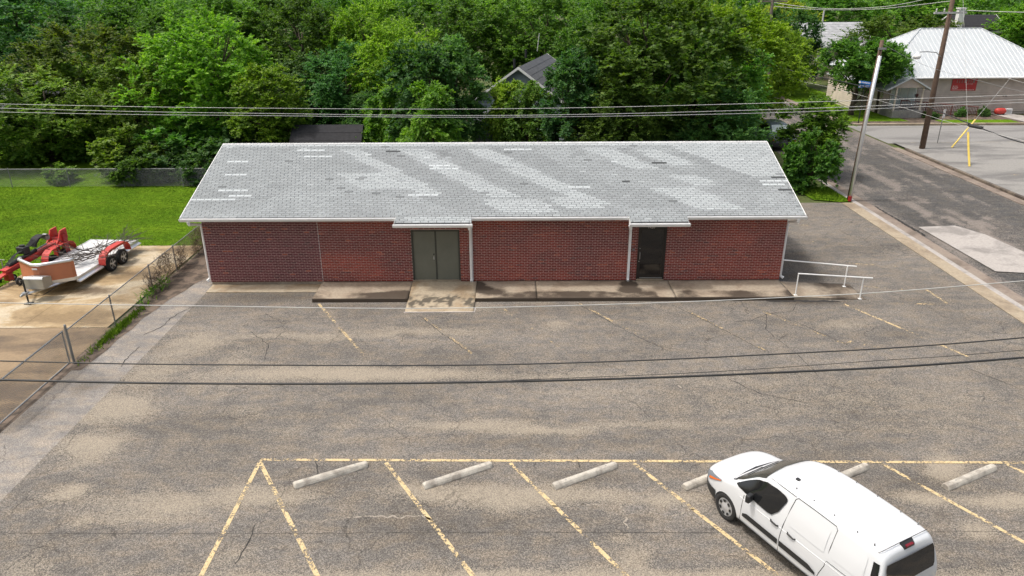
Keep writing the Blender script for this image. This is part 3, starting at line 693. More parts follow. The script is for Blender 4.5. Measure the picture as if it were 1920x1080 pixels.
m = BMB(); m.box(a+.14, b-.06, y-.03, y-.001, c_+.032, c_+.06); m.build('sweep', MT['steel'], gd)
m = BMB(); m.box(a, b, BY-.09, y+.12, c_-.04, c_); m.build('sill', MT['kerbwalk'], bld)
m = BMB(); m.box(4.73, 4.80, BY-.03, BY-.001, 1.38, 1.48); m.build('doorbell_box', MT['steel_dull'], bld)
fc = bpy.data.curves.new('number', 'FONT'); fc.body = '1420'; fc.size = .14; fc.align_x = 'CENTER'; fc.extrude = .004
fo = bpy.data.objects.new('number', fc); COL.objects.link(fo)
dg = bpy.context.evaluated_depsgraph_get(); nm = bpy.data.meshes.new_from_object(fo.evaluated_get(dg)); bpy.data.objects.remove(fo)
nm.materials.clear(); nm.materials.append(MT['sign_white']); o = bpy.data.objects.new('house_number', nm); link(o, bld)
o.rotation_euler = (R(90), 0, 0); o.location = (5.40-BO.x, BY-.012-BO.y, 2.303)

# ---- pavement in front of the building
def walk_damp(X, Y):
    n = fbm(X*.45, Y*.35+3, 61); n2 = fbm(X*2.2, Y*2.2, 66)
    edge = 26.2+.5*(fbm(X*.7, X*0+2, 91)-.5)
    s = np.clip((edge-Y)/.22, 0, 1)*np.clip((n-.24)*3.6, .12, 1.0)*(.75+.5*n2)
    s += .8*np.clip((25.47-Y)/.05, 0, 1)
    for x, y, k, r in ((-1.42, 26.75, 1.5, .42), (-1.15, 26.3, 1.3, .5), (-.7, 26.0, .9, .6), (4.6, 26.75, 1.4, .40), (4.55, 26.2, 1.25, .55), (5.2, 25.8, .8, .5)): s = np.maximum(s, k*np.exp(-(((X-x)/r)**2+((Y-y)/.42)**2)**1.6))
    s = np.where((X > 5.5) & (X < 6.15) & (Y > 25.5), s*.25, s)
    return s - .12
pave = tag(bpy.data.objects.new('pavement', None), kind='structure'); link(pave)
def slab(x0, x1, y0, y1, top, mat='walk', damp_shade=walk_damp):
    o = grid('slab', x0, x1, y0, y1, .1, MT[mat], lambda X, Y: top(X, Y), {'damp_shade': damp_shade}, pave)
    me = o.data; bmx = bmesh.new(); bmx.from_mesh(me)
    r = bmesh.ops.extrude_edge_only(bmx, edges=[e for e in bmx.edges if e.is_boundary])
    for v in r['geom']:
        if isinstance(v, bmesh.types.BMVert): v.co.z = -.1
    for f in bmx.faces:
        if abs(f.normal.z) < .5: f.smooth = False
    bmx.normal_update(); bmx.to_mesh(me); bmx.free(); return o
flat = lambda X, Y: .135+0*X
for a, b in ((-7.52, -3.93), (-1.38, .93), (.95, 6.18), (6.2, 10.6)): slab(a, b, 25.40, 27.16, flat)
slab(-3.915, -1.395, 24.47, 27.16, lambda X, Y: .012+.135*np.clip((Y-24.47)/2.0, 0, 1), 'ramp',
     lambda X, Y: 1.15*np.exp(-((Y-25.3)/.6)**2)*np.clip((fbm(X*1.5, Y*.7, 71)-.36)*5, 0, 1)*np.clip((fbm(X*7, Y*7, 72)-.3)*3, .25, 1) - .05)
slab(-11.9, -7.54, 26.38, 27.16, lambda X, Y: .03+.02*(Y-26.4), 'ramp', lambda X, Y: .25*fbm(X, Y*2, 4)-.1)
slab(10.615, 13.35, 25.45, 27.0, lambda X, Y: .135-.13*np.clip((X-10.62)/2.7, 0, 1), 'walk', lambda X, Y: .75*np.clip((X-11.2)/1.2, 0, 1)*(fbm(X, Y, 5)*.8+.4))
line([(-3.95, 24.45), (-1.36, 24.45), (-1.36, 24.85)], .03, MT['sign_white'], pave, 'white_edge', z=.02)
line([(11.9, 25.38), (13.42, 25.28), (12.95, 26.95)], .04, MT['crack_pale'], pave, 'white_edge', z=.012)
line([(9.6, 25.36), (10.7, 25.33), (12.3, 25.30)], .16, MT['crack'], pave, 'crack', z=.011, jag=.05)

# ================================================================== handrails
def rails(label, posts, bar):
    o = Vector((posts[0][0], posts[0][1], 0)); t_ = thing('handrail', label, 'handrail', o, group='white pipe handrails by the ramp')
    for p in posts:
        m = MB(); m.tube([(p[0]-o.x, p[1]-o.y, p[2]), (p[0]-o.x, p[1]-o.y, p[3])], .024, 8); m.box(p[0]-o.x-.06, p[0]-o.x+.06, p[1]-o.y-.06, p[1]-o.y+.06, p[2]-.006, p[2]+.012); m.build('post', MT['rail_white'], t_, smooth=False)
    m = MB(); m.tube([Vector(q)-o for q in bar], .026, 8); m.build('rail', MT['rail_white'], t_)
rails('white pipe handrail with two posts at the front of the ramp', [(10.72, 25.62, .13, 1.0), (13.12, 25.5, .012, .87)], [(10.70, 25.62, 1.0), (13.45, 25.48, .86)])
rails('white pipe handrail fixed to the brick corner behind the ramp', [(13.04, 26.72, .012, .86)], [(10.62, 27.1, 1.0), (13.38, 26.70, .86)])

# ================================================================== wheel stops
def wheel_stop(name, lab):
    t_ = MB(); L, W_, H_ = 1.80, .225, .12
    pr = [(-W_/2, 0), (-W_/2+.002, .022), (-W_/2+.02, .062), (-W_/2+.05, H_-.016), (-W_/2+.08, H_), (W_/2-.08, H_), (W_/2-.05, H_-.016), (W_/2-.02, .062), (W_/2-.002, .022), (W_/2, 0)]
    n = len(pr); vs = []; fs = []
    st = [(-L/2, .86), (-L/2+.05, 1)] + [(-L/2+.05+(L-.1)*i/7, 1) for i in range(1, 7)] + [(L/2-.05, 1), (L/2, .86)]
    for x, k in st:
        for y, z in pr:
            vs.append((x+random.uniform(-.004, .004), y*k+random.uniform(-.003, .003), z*(k if z > .05 else 1)+(random.uniform(-.003, .003) if z > .05 else 0)))
    for i in range(len(st)-1):
        for k in range(n): fs.append((i*n+k, (i+1)*n+k, (i+1)*n+(k+1) % n, i*n+(k+1) % n))
    fs += [tuple(range(n)), tuple(range((len(st)-1)*n, len(st)*n))[::-1]]
    t_.add(vs, fs)
    e = thing(name, lab, 'wheel stop', group='concrete wheel stops along the stalls')
    t_.build('bar', MT['stop'], e)
    for x in (-.55, .6):
        q = MB(); q.tube([(x, 0, H_-.02), (x, 0, H_+.004)], .017, 8); q.build('pin', MT['steel_dull'], e)
    return e
labs = ['concrete wheel stop nearest the corner of the yellow lines, leftmost', 'second concrete wheel stop from the left', 'third wheel stop from the left, alone in the stall beside the van',
        'wheel stop poking out left of the white van\'s nose', 'wheel stop half hidden behind the white van\'s roof', 'concrete wheel stop furthest right beside a sandy patch']
for i, lb in enumerate(labs):
    e = wheel_stop('wheel_stop', lb); x = -4.42 + 3.085*i; y = 14.82 - .04*i
    e.location = (x, y, .004); e.rotation_euler = (0, 0, R((27.8, 28.4, 27.9, 28.5, 27.2, 25.8)[i]))

# ================================================================== vehicles
def section(x, st, W, T, zb, Wr, npts=12):
    """half section of the body, from sill to roof centre: (y, z)"""
    zbelt = min(1.02, T-.13); P = [(W-.09, zb), (W-.02, zb+.07), (W, zb+.22), (W+.004, (zb+.22+zbelt)/2+.05), (W-.012, zbelt)]
    if T-zbelt > .3:
        P += [(W+(Wr-W)*.4, zbelt+(T-zbelt)*.42), (W+(Wr-W)*.82, zbelt+(T-zbelt)*.74), (Wr, T-.085), (Wr-.06, T-.03), (Wr-.2, T-.006), (Wr*.4, T+.008), (0, T+.012)]
    else:
        k = T-zbelt
        P += [(W-.03, zbelt+k*.3), (W-.07, zbelt+k*.5), (W-.13, zbelt+k*.68), (W-.22, zbelt+k*.82), (W-.36, zbelt+k*.92), (W*.4, zbelt+k*.985), (0, T)]
    return P
class Body:
    """lofted car body. stations: x (0 nose .. L tail), half width, top height, bottom, roof half width, tail shear weight"""
    def __init__(s, stations, tail=None):
        s.st = stations; s.tail = tail
        s.sec = [section(a[0], 0, *a[1:5]) for a in stations]; s.xs = [a[0] for a in stations]
    def shear(s, x, z):
        return x - (s.tail(z) if s.tail and x > s.xs[-1]-.6 else 0)*max(0, (x-(s.xs[-1]-.6))/.6) if s.tail else x
    def at(s, x, j):
        x = min(max(x, s.xs[0]), s.xs[-1]); i = max(k for k in range(len(s.xs)-1) if s.xs[k] <= x); t = (x-s.xs[i])/(s.xs[i+1]-s.xs[i])
        j0 = min(int(j), len(s.sec[0])-2); u = j-j0
        def q(S): return (S[j0][0]*(1-u)+S[j0+1][0]*u, S[j0][1]*(1-u)+S[j0+1][1]*u)
        a, b = q(s.sec[i]), q(s.sec[i+1]); return (a[0]*(1-t)+b[0]*t, a[1]*(1-t)+b[1]*t)
    def side(s, x, z):
        lo, hi = 0., len(s.sec[0])-1.
        for _ in range(30):
            m = (lo+hi)/2
            if s.at(x, m)[1] < z: lo = m
            else: hi = m
        return s.at(x, lo)[0]
    def body(s, mat, name, parent, wheels, wr):
        nj = len(s.sec[0]); vs = []; fs = []; full = 2*nj-1
        for (x, *_), S in zip(s.st, s.sec):
            for y, z in S: vs.append((s.shear(x, z), y, z))
            for y, z in S[-2::-1]: vs.append((s.shear(x, z), -y, z))
        n = len(s.st)
        for i in range(n-1):
            for k in range(full): fs.append((i*full+k, i*full+(k+1) % full, (i+1)*full+(k+1) % full, (i+1)*full+k))
        fs += [tuple(range(full))[::-1], tuple(range((n-1)*full, n*full))]
        me = bpy.data.meshes.new(name); me.from_pydata(vs, [], fs); me.update()
        bmx = bmesh.new(); bmx.from_mesh(me); bmesh.ops.recalc_face_normals(bmx, faces=bmx.faces[:]); bmx.to_mesh(me); bmx.free()
        o = bpy.data.objects.new(name, me); COL.objects.link(o); me.materials.append(mat)
        sd = o.modifiers.new('s', 'SUBSURF'); sd.levels = 2; sd.render_levels = 2
        cut = MB()
        for x, y in wheels: cut.tube([(x, y-.24 if y > 0 else y+.24, wr*.96), (x, y+.5 if y > 0 else y-.5, wr*.96)], wr*1.13, 28)
        c = cut.build('cut', None); bmx = bmesh.new(); bmx.from_mesh(c.data); bmesh.ops.recalc_face_normals(bmx, faces=bmx.faces[:]); bmx.to_mesh(c.data); bmx.free()
        bo = o.modifiers.new('b', 'BOOLEAN'); bo.object = c; bo.operation = 'DIFFERENCE'; bo.solver = 'EXACT'
        dg = bpy.context.evaluated_depsgraph_get(); nm = bpy.data.meshes.new_from_object(o.evaluated_get(dg))
        bpy.data.objects.remove(o); bpy.data.objects.remove(c)
        nm.name = name; nm.materials.clear(); nm.materials.append(mat)
        nm.polygons.foreach_set('use_smooth', [True]*len(nm.polygons))
        try: nm.set_sharp_from_angle(angle=R(38))
        except Exception: pass
        o = bpy.data.objects.new(name, nm); link(o, parent); return o
    def panel(s, name, mat, parent, sgn, xs, lo, hi, off=.008, rows=5):
        """patch on the body side between curves lo(x) and hi(x)"""
        vs = []; fs = []; m = rows+1
        for x in xs:
            for r in range(m):
                z = lo(x)+(hi(x)-lo(x))*r/rows; vs.append((s.shear(x, z), sgn*(s.side(x, z)+off), z))
        for i in range(len(xs)-1):
            for r in range(rows): fs.append((i*m+r, (i+1)*m+r, (i+1)*m+r+1, i*m+r+1) if sgn < 0 else (i*m+r, i*m+r+1, (i+1)*m+r+1, (i+1)*m+r))
        q = MB(); q.add(vs, fs); return q.build(name, mat, parent, smooth=True)
    def ribbon(s, name, mat, parent, sgn, pts, wd=.009, off=.004):
        q = MB(); q.tube([(s.shear(x, z), sgn*(s.side(x, z)+off-.006), z) for x, z in pts], wd, 5); return q.build(name, mat, parent)

def interp(P):
    xs = [p[0] for p in P]; ys = [p[1] for p in P]
    return lambda x: float(np.interp(x, xs, ys))
def wheel(parent, x, y, r, wd, style='hubcap'):
    sg = 1 if y > 0 else -1
    e = bpy.data.objects.new('wheel', None); link(e, parent); e.location = (x, y, r); e.rotation_euler = (R(-90*sg), 0, 0)
    q = MB(); q.lathe([(r*.66, -wd/2), (r*.92, -wd/2), (r*.985, -wd/2+.025), (r, -wd/4), (r, wd/4), (r*.985, wd/2-.025), (r*.93, wd/2-.006), (r*.70, wd/2), (r*.655, wd/2-.02), (r*.65, -wd/2+.01)], 32); q.build('tyre', MT['rubber'], e, smooth=True)
    q = MB(); q.lathe([(r*.655, wd/2-.055), (r*.655, wd/2-.02), (r*.60, wd/2-.012), (r*.52, wd/2-.03), (r*.3, wd/2-.012), (r*.16, wd/2), (r*.05, wd/2+.006)], 32)
    rim = q.build('rim', MT['hubcap'], e, smooth=True)
    n = 7 if style == 'hubcap' else 5
    for k in range(n):
        a = 2*math.pi*k/n; M = Matrix.Rotation(a, 4, 'Z')
        q = MB()
        if style == 'hubcap': pts = [(r*.38, -.028), (r*.54, -.045), (r*.575, 0), (r*.54, .045), (r*.38, .028)]
        else: pts = [(r*.22, -.01), (r*.55, -.075), (r*.58, 0), (r*.55, .075), (r*.22, .01)]
        zt = wd/2-.002 if style == 'hubcap' else wd/2+.001
        q.add([M @ Vector((px, py, zt-.006)) for px, py in pts]+[M @ Vector((px, py, zt)) for px, py in pts], [tuple(range(5, 10))]+[(i, (i+1) % 5, 5+(i+1) % 5, 5+i) for i in range(5)])
        o = q.build('hole', MT['trim_black'], e); 
    return e

def make_van():
    v = thing('panel_van', 'white panel van with dark glass parked across the angled stalls', 'van')
    #        x    W    T    zb   Wr
    st = [(0.0, .56, .80, .34, .40), (.06, .70, .88, .27, .45), (.20, .80, .955, .24, .5), (.45, .872, 1.02, .23, .55), (.75, .895, 1.045, .23, .58), (.95, .905, 1.10, .23, .60),
          (1.18, .91, 1.27, .23, .62), (1.5, .915, 1.49, .23, .655), (1.78, .915, 1.66, .23, .69), (2.0, .915, 1.745, .23, .71), (2.35, .915, 1.80, .23, .725), (2.8, .915, 1.825, .23, .735),
          (3.4, .915, 1.825, .24, .735), (4.0, .912, 1.815, .26, .73), (4.45, .905, 1.795, .29, .725), (4.70, .895, 1.77, .32, .715), (4.79, .87, 1.72, .36, .69), (4.82, .82, 1.66, .42, .65)]
    B = Body(st, tail=lambda z: .20*max(0, min(1, (z-1.0)/.8))**1.3)
    wy = .775
    B.body(MT['van_white'], 'body', v, [(.91, wy+.08), (.91, -wy-.08), (3.97, wy+.08), (3.97, -wy-.08)], .33)
    for x in (.91, 3.97):
        for y in (wy, -wy): wheel(v, x, y+(.02 if y > 0 else -.02), .33, .215)
    for x in (.91, 3.97):
        q = MB(); q.box(x-.36, x+.36, -.60, .60, .25, .62); q.build('wheel_well', MT['trim_black'], v)
    # windscreen and its black cowl
    def strip(name, mat, x0, x1, j0, j1, n=10, mm=7, off=.006, arc=0.0):
        vs = []; fs = []
        for i in range(n+1):
            row = []
            for s_ in (1, -1):
                for k in range(mm+1):
                    j = j0+(j1-j0)*k/mm
                    xx = x0+(x1-x0)*i/n - arc*(k/mm)**2*1.0
                    y, z = B.at(xx, j); row.append((xx-.35*off, s_*y, z+off))
            left = row[:mm+1]; right = row[mm+1:][::-1][1:]; vs += left+right
        w_ = 2*mm+1
        for i in range(n):
            for k in range(w_-1): fs.append((i*w_+k, (i+1)*w_+k, (i+1)*w_+k+1, i*w_+k+1))
        q = MB(); q.add(vs, fs); return q.build(name, mat, v, smooth=True)
    strip('windscreen', MT['windshield'], 1.05, 1.75, 7.3, 11, off=.009, arc=.10)
    strip('cowl', MT['trim_black'], .93, 1.05, 7.0, 11, n=4, off=.008, arc=.10)
    for a, b in (((1.04, .50), (1.15, -.1)), ((1.04, 0.0), (1.15, -.56))):
        q = MB(); pa = []
        for k in range(6):
            x = a[0]+(b[0]-a[0])*k/5; y = a[1]+(b[1]-a[1])*k/5
            j = 11
            zz = np.interp(abs(y), [B.at(x, jj)[0] for jj in (11, 10, 9, 8, 7)], [B.at(x, jj)[1] for jj in (11, 10, 9, 8, 7)]); pa.append((x-.012, y, zz+.022))
        q.tube(pa, .009, 5); q.build('wiper', MT['trim_black'], v)
    for sg in (1, -1):
        top = interp([(1.13, 1.13), (1.35, 1.30), (1.6, 1.455), (1.85, 1.565), (2.15, 1.61), (2.40, 1.60), (2.47, 1.56)])
        low = interp([(1.13, 1.115), (1.4, 1.075), (2.1, 1.04), (2.22, 1.06), (2.36, 1.22), (2.47, 1.50)])
        w_ = B.panel('side_window', MT['van_glass'], v, sg, [1.13, 1.22, 1.3, 1.4, 1.5, 1.6, 1.72, 1.85, 2.0, 2.1, 2.22, 2.3, 2.36, 2.42, 2.47], low, top, off=.020)
        B.ribbon('door_seam', MT['trim_black'], v, sg, [(1.38, .36), (1.40, .70), (1.42, 1.0)], .008)
        B.ribbon('door_seam', MT['trim_black'], v, sg, [(2.50, .34), (2.51, .7), (2.54, 1.0), (2.60, 1.45), (2.63, 1.66)], .009)
        B.ribbon('door_seam', MT['trim_black'], v, sg, [(1.62, 1.55), (1.9, 1.655), (2.25, 1.70), (2.62, 1.71)], .007)
        B.ribbon('door_seam', MT['trim_black'], v, sg, [(2.63, 1.66), (2.68, 1.715), (3.1, 1.72), (3.62, 1.71), (3.67, 1.66), (3.66, 1.3), (3.64, .85), (3.56, .62), (3.5, .40)], .008)
        B.ribbon('slide_rail', MT['trim_black'], v, sg, [(3.66, .98), (4.0, .98), (4.5, .99)], .006)
        for zz in (.895,):
            B.ribbon('swage_line', MT['van_white'], v, sg, [(1.30, zz), (2, zz+.01), (3, zz+.02), (4.4, zz+.03)], .012, .0)
        for a, b in ((2.70, 3.56), (3.76, 4.44)):
            B.panel('side_panel', MT['van_white'], v, sg, [a+(b-a)*k/6 for k in range(7)], lambda x: 1.10, lambda x: 1.58, off=.007)
        mo = B.panel('side_moulding', MT['trim_black'], v, sg, [1.46, 1.58, 2.0, 2.48], lambda x: .50, lambda x: .63 if x > 1.5 else .57, off=.018, rows=2)
        mo = B.panel('side_moulding', MT['trim_black'], v, sg, [2.53, 2.8, 3.3, 3.48], lambda x: .50, lambda x: .63 if x < 3.4 else .56, off=.018, rows=2)
        B.panel('sill', MT['trim_black'], v, sg, [1.30, 2, 3, 3.58], lambda x: .245, lambda x: .33, off=.012, rows=2)
        for x in (2.22, 2.68):
            y = sg*(B.side(x, .93)+.02); q = MB(); q.tube([(x, y-sg*.02, .945), (x+.03, y+sg*.012, .935), (x+.18, y+sg*.014, .925), (x+.22, y-sg*.02, .92)], [.014, .018, .018, .014], 6)
            q.build('door_handle', MT['trim_black'], v)
        y = sg*.93; q = MB()
        q.box(-.055, .055, -.09, .09, -.085, .10, Matrix.Translation((1.66, y+sg*.075, 1.12)) @ Matrix.Rotation(-sg*.2, 4, 'Z'))
        mi = q.build('mirror', MT['trim_black'], v, bevel=.03); 
        q = MB(); q.tube([(1.60, y-sg*.06, 1.06), (1.64, y+sg*.05, 1.06)], .032, 6); q.build('mirror_arm', MT['trim_black'], mi)
        q = MB(); vs = []
        hl = B.panel('headlight', MT['lamp_clear'], v, sg, [.10, .16, .22, .30, .40, .50, .60, .70], interp([(.1, .66), (.3, .70), (.7, .90)]), interp([(.1, .82), (.3, .90), (.7, .93)]), off=.012, rows=4)
        B.panel('amber_lens', MT['lamp_amber'], hl, sg, [.26, .36, .50, .68], interp([(.26, .70), (.68, .895)]), interp([(.26, .77), (.68, .915)]), off=.016, rows=2)
        B.panel('tail_light', MT['van_glass'], v, sg, [4.58, 4.63, 4.68, 4.73], lambda x: .95, lambda x: 1.58, off=.012, rows=8)
    # bumpers and rear
    def ring(name, x0, x1, z0, z1, off, mat):
        vs = []; fs = []; ys = []
        for i, x in enumerate((x0, (x0*.5+x1*.5), x1)): pass
    for sg in (1, -1):
        B.panel('bumper', MT['trim_black'], v, sg, [.002, .05, .12, .25, .40, .55], lambda x: .26, lambda x: .56, off=.012, rows=3)
    q = MB(); q.box(-.022, .02, -.58, .58, .35, .60); q.build('bumper', MT['trim_black'], v, bevel=.02)
    q = MB(); q.box(-.012, .012, -.42, .42, .63, .74); q.build('grille', MT['trim_black'], v, bevel=.01)
    def tail(name, mat, ylo, yhi, zlo, zhi, off=.010, rnd=.05, nz=6, parent=v):
        vs = []; fs = []
        for r in range(nz+1):
            z = zlo+(zhi-zlo)*r/nz; x = 4.82 - .20*max(0, min(1, (z-1.0)/.8))**1.3 - (.0 if z < 1.6 else (z-1.6)*.5)
            k = 1 - rnd*(r in (0, nz)); vs += [(x+off, ylo*k, z), (x+off+.012, (ylo+yhi)/2, z), (x+off, yhi*k, z)]
        for r in range(nz):
            for c in range(2): fs.append((r*3+c, r*3+c+1, r*3+c+4, r*3+c+3))
        q = MB(); q.add(vs, fs); return q.build(name, mat, parent, smooth=True)
    tail('rear_window', MT['van_glass'], -.68, .68, 1.14, 1.585)
    tail('number_plate', MT['sign_white'], -.15, .15, .72, .84)
    tail('rear_bumper', MT['trim_black'], -.80, .80, .42, .60, .03)
    q = MB(); q.add([(4.545, -.17, 1.803), (4.545, .17, 1.803), (4.645, .14, 1.745), (4.645, -.14, 1.745), (4.545, -.17, 1.775), (4.545, .17, 1.775), (4.645, .14, 1.70), (4.645, -.14, 1.70)], [(0,3,2,1),(0,1,5,4),(1,2,6,5),(2,3,7,6),(3,0,4,7)])
    bl = q.build('brake_light', MT['trim_black'], v)
    q = MB(); q.box(4.60, 4.655, -.10, .10, 1.735, 1.768); q.build('lens', MT['lamp_red'], bl)
    q = MB(); q.tube([(4.50, -.70, 1.745), (4.535, -.62, 1.785), (4.545, -.45, 1.803), (4.55, 0, 1.812), (4.545, .45, 1.803), (4.535, .62, 1.785), (4.50, .70, 1.745)], .007, 5); q.build('tailgate_seam', MT['trim_black'], v)
    q = MB(); q.box(2.26, 2.35, -.40, -.33, 1.775, 1.825); q.build('antenna', MT['trim_black'], v, bevel=.012)
    for y in (.62, -.62):
        for x in (2.5, 2.95, 3.45, 3.98, 4.36):
            q = MB(); q.tube([(x, y, 1.77), (x, y, 1.822)], .014, 8); q.build('roof_plug', MT['steel_dull'], v)
    return v
van = make_van()
a = .46; F2 = Vector((-a, math.sqrt(1-a*a))); vs_ = .96
ax = Vector((4.70, 13.2)) + Vector((F2.y, -F2.x))*(.885*vs_)              # front axle centre on the ground
nose = ax + F2*(.91*vs_)
van.location = (nose.x, nose.y, .004); van.scale = (vs_, vs_, vs_*1.03); van.rotation_euler = (0, 0, math.atan2(-F2.y, -F2.x))

def make_suv():
    v = thing('parked_suv', 'slate grey boxy suv parked on the street behind the bush', 'suv')
    st = [(0.0, .70, .86, .32, .40), (.06, .82, .98, .28, .45), (.25, .88, 1.06, .26, .5), (.7, .90, 1.10, .25, .55), (1.05, .90, 1.14, .25, .58), (1.35, .90, 1.38, .25, .64), (1.7, .90, 1.60, .25, .68), (2.1, .90, 1.68, .25, .70),
          (3.2, .90, 1.68, .26, .70), (3.9, .89, 1.64, .28, .69), (4.15, .86, 1.58, .32, .66), (4.22, .8, 1.5, .4, .6)]
    B = Body(st); B.body(MT['suv_grey'], 'body', v, [(.85, .86), (.85, -.86), (3.42, .86), (3.42, -.86)], .35)
    for x in (.85, 3.42):
        for y in (.80, -.80): wheel(v, x, y, .35, .22, 'spoke')
    vs = []; fs = []
    for i in range(7):
        x = 1.14+(1.66-1.14)*i/6
        for y_ in (-.58, -.3, 0, .3, .58): vs.append((x-.006, y_*(1-.06*i/6), np.interp(abs(y_), [B.at(x, jj)[0] for jj in (11, 10, 9, 8, 7)], [B.at(x, jj)[1] for jj in (11, 10, 9, 8, 7)])+.012))
    for i in range(6):
        for k in range(4): fs.append((i*5+k, (i+1)*5+k, (i+1)*5+k+1, i*5+k+1))
    q = MB(); q.add(vs, fs); q.build('windscreen', MT['curtain'], v, smooth=True)
    q = MB(); q.box(-.02, .03, -.38, .38, .72, .88); g = q.build('grille', MT['trim_black'], v)
    for k in range(7): q = MB(); q.box(-.035, -.02, -.33+k*.1, -.29+k*.1, .74, .86); q.build('slot', MT['steel_dull'], g)
    for sg in (1, -1):
        q = MB(); q.tube([(.03, sg*.55, .81), (-.03, sg*.55, .81)], .10, 16); h = q.build('headlight', MT['lamp_clear'], v)
        q = MB(); q.box(-.03, .03, sg*.74-.05, sg*.74+.05, .77, .84); q.build('indicator', MT['lamp_amber'], v)
        B.panel('side_window', MT['van_glass'], v, sg, [1.3, 1.6, 2.0, 2.6, 3.2, 3.8], lambda x: 1.08, interp([(1.3, 1.22), (1.7, 1.5), (2.1, 1.56), (3.8, 1.5)]))
        q = MB(); q.box(1.3, 1.42, sg*1.02-.1, sg*1.02+.1, 1.03, 1.18); q.build('mirror', MT['trim_black'], v, bevel=.02)
    q = MB(); q.box(-.05, .06, -.75, .75, .34, .62); q.build('bumper', MT['trim_black'], v, bevel=.03)
    return v
suv = make_suv(); suv.location = (19.9, 52.0, -.02); suv.rotation_euler = (0, 0, R(90-3))
suv.location = (19.25, 51.9, -.02)

# ================================================================== trailer with stone guard
tr = thing('car_trailer', 'flatbed car trailer with orange stone guard and red mudguards on the driveway', 'trailer', (-17.98, 29.2, .016), R(-3))
def TB(): return MB()
m = TB(); m.box(-1.05, 1.05, -2.35, 2.25, .43, .47); m.build('deck', MT['deck_alu'], tr)
for k in range(8):
    m = TB(); m.box(-1.04, 1.04, -2.34+k*.575, -2.345+(k+1)*.575-.012, .471, .482); m.build('deck_plank', MT['deck_alu'], tr)
for sg in (1, -1):
    m = TB(); m.prism([(sg*1.05, .32), (sg*1.09, .32), (sg*1.2, .30), (sg*1.2, .34), (sg*1.09, .40), (sg*1.09, .50), (sg*1.05, .50)][::sg], 'y', -2.35, -.72); m.build('side_rail', MT['alu'], tr)
    m = TB(); m.prism([(sg*1.05, .32), (sg*1.09, .32), (sg*1.2, .30), (sg*1.2, .34), (sg*1.09, .40), (sg*1.09, .50), (sg*1.05, .50)][::sg], 'y', 1.12, 2.25); m.build('side_rail', MT['alu'], tr)
    # mudguard over two wheels
    m = TB(); pr = []
    for a_, b_ in ((-.84, .46), (-.80, .66), (-.68, .82), (-.45, .92), (-.1, .945), (.35, .945), (.75, .93), (.98, .84), (1.10, .68), (1.14, .46)): pr.append((a_+.02, b_))
    inn = [(p[0]*.96+.008, p[1]-.03) for p in pr][::-1]
    n_ = len(pr); x0, x1 = sg*1.06, sg*1.36
    vs = [(x0, a_, b_) for a_, b_ in pr]+[(x1, a_, b_) for a_, b_ in pr]+[(x1, a_, b_-.035) for a_, b_ in pr]+[(x0, a_, b_-.035) for a_, b_ in pr]
    fs = []
    for i in range(n_-1):
        for r in range(4): fs.append((r*n_+i, r*n_+i+1, ((r+1) % 4)*n_+i+1, ((r+1) % 4)*n_+i))
    m.add(vs, fs); md = m.build('mudguard', MT['red'], tr)
    m = TB(); m.add([(sg*1.355, a_, b_-.004) for a_, b_ in pr]+[(sg*1.355, a_, max(.46, b_-.10)) for a_, b_ in pr], [(i, i+1, n_+i+1, n_+i) for i in range(n_-1)]); m.build('lip', MT['red'], md)
    for y_ in (-.28, .56):
        wheel(tr, sg*1.0, y_, .33, .20, 'spoke').rotation_euler = (0, R(90*sg), 0)
        c_ = tr.children[-1]; c_.location = (sg*1.24, y_, .31)
    m = TB(); m.box(min(sg*.86, sg*1.045), max(sg*.86, sg*1.045), -.80, 1.12, .47, .50); m.build('ramp_plate', MT['deck_alu'], tr)
# stone guard (V nose) with tube top
GP_ = [(-1.08, -2.30), (-1.04, -2.45), (-.12, -3.02), (.12, -3.02), (1.04, -2.45), (1.08, -2.30)]
m = TB()
n_ = len(GP_); vs = [(x, y, .55) for x, y in GP_]+[(x*.985, y+.02, 1.20) for x, y in GP_]+[(x*.965, y+.05, 1.20) for x, y in GP_]+[(x*.965, y+.05, .55) for x, y in GP_]
fs = []
for i in range(n_-1):
    for r in range(4): fs.append((r*n_+i, r*n_+i+1, ((r+1) % 4)*n_+i+1, ((r+1) % 4)*n_+i))
fs += [(0, n_, 2*n_, 3*n_), (n_-1, 4*n_-1, 3*n_-1, 2*n_-1)]
m.add(vs, fs); m.build('stone_guard', MT['orange'], tr)
m = TB(); m.tube([(x*.98, y+.03, 1.235) for x, y in GP_], .062, 10); m.build('top_rail', MT['alu'], tr, smooth=True)
m = TB(); m.add([(x*1.0, y, z) for z in (.42, .55) for x, y in GP_]+[(x*.95, y+.06, z) for z in (.55, .42) for x, y in GP_], [f for i in range(n_-1) for f in ((i, i+1, n_+i+1, n_+i), (n_+i, n_+i+1, 2*n_+i+1, 2*n_+i), (2*n_+i, 2*n_+i+1, 3*n_+i+1, 3*n_+i), (3*n_+i, 3*n_+i+1, i+1, i))]); m.build('front_rail', MT['alu'], tr)
m = TB(); m.add([(x, y, .47) for x, y in GP_], [tuple(range(n_))]); m.build('nose_deck', MT['deck_alu'], tr)
for sg in (1, -1):
    m = TB(); m.tube([(sg*.75, -2.3, .37), (0.04*sg, -3.85, .40)], .05, 4); m.build('tongue_beam', MT['alu'], tr)
m = TB(); m.prism([(-3.62, .50), (-3.10, .50), (-3.10, .86), (-3.55, .98), (-3.62, .90)], 'x', -.14, .62); m.build('tool_box', MT['steel'], tr, bevel=.015)
m = TB(); m.tube([(.0, -3.80, .10), (0, -3.80, .95)], .032, 10); m.tube([(0, -3.80, .02), (0, -3.80, .12)], .022, 8); m.box(-.12, .12, -3.92, -3.68, 0, .018); m.build('jack', MT['trim_black'], tr)
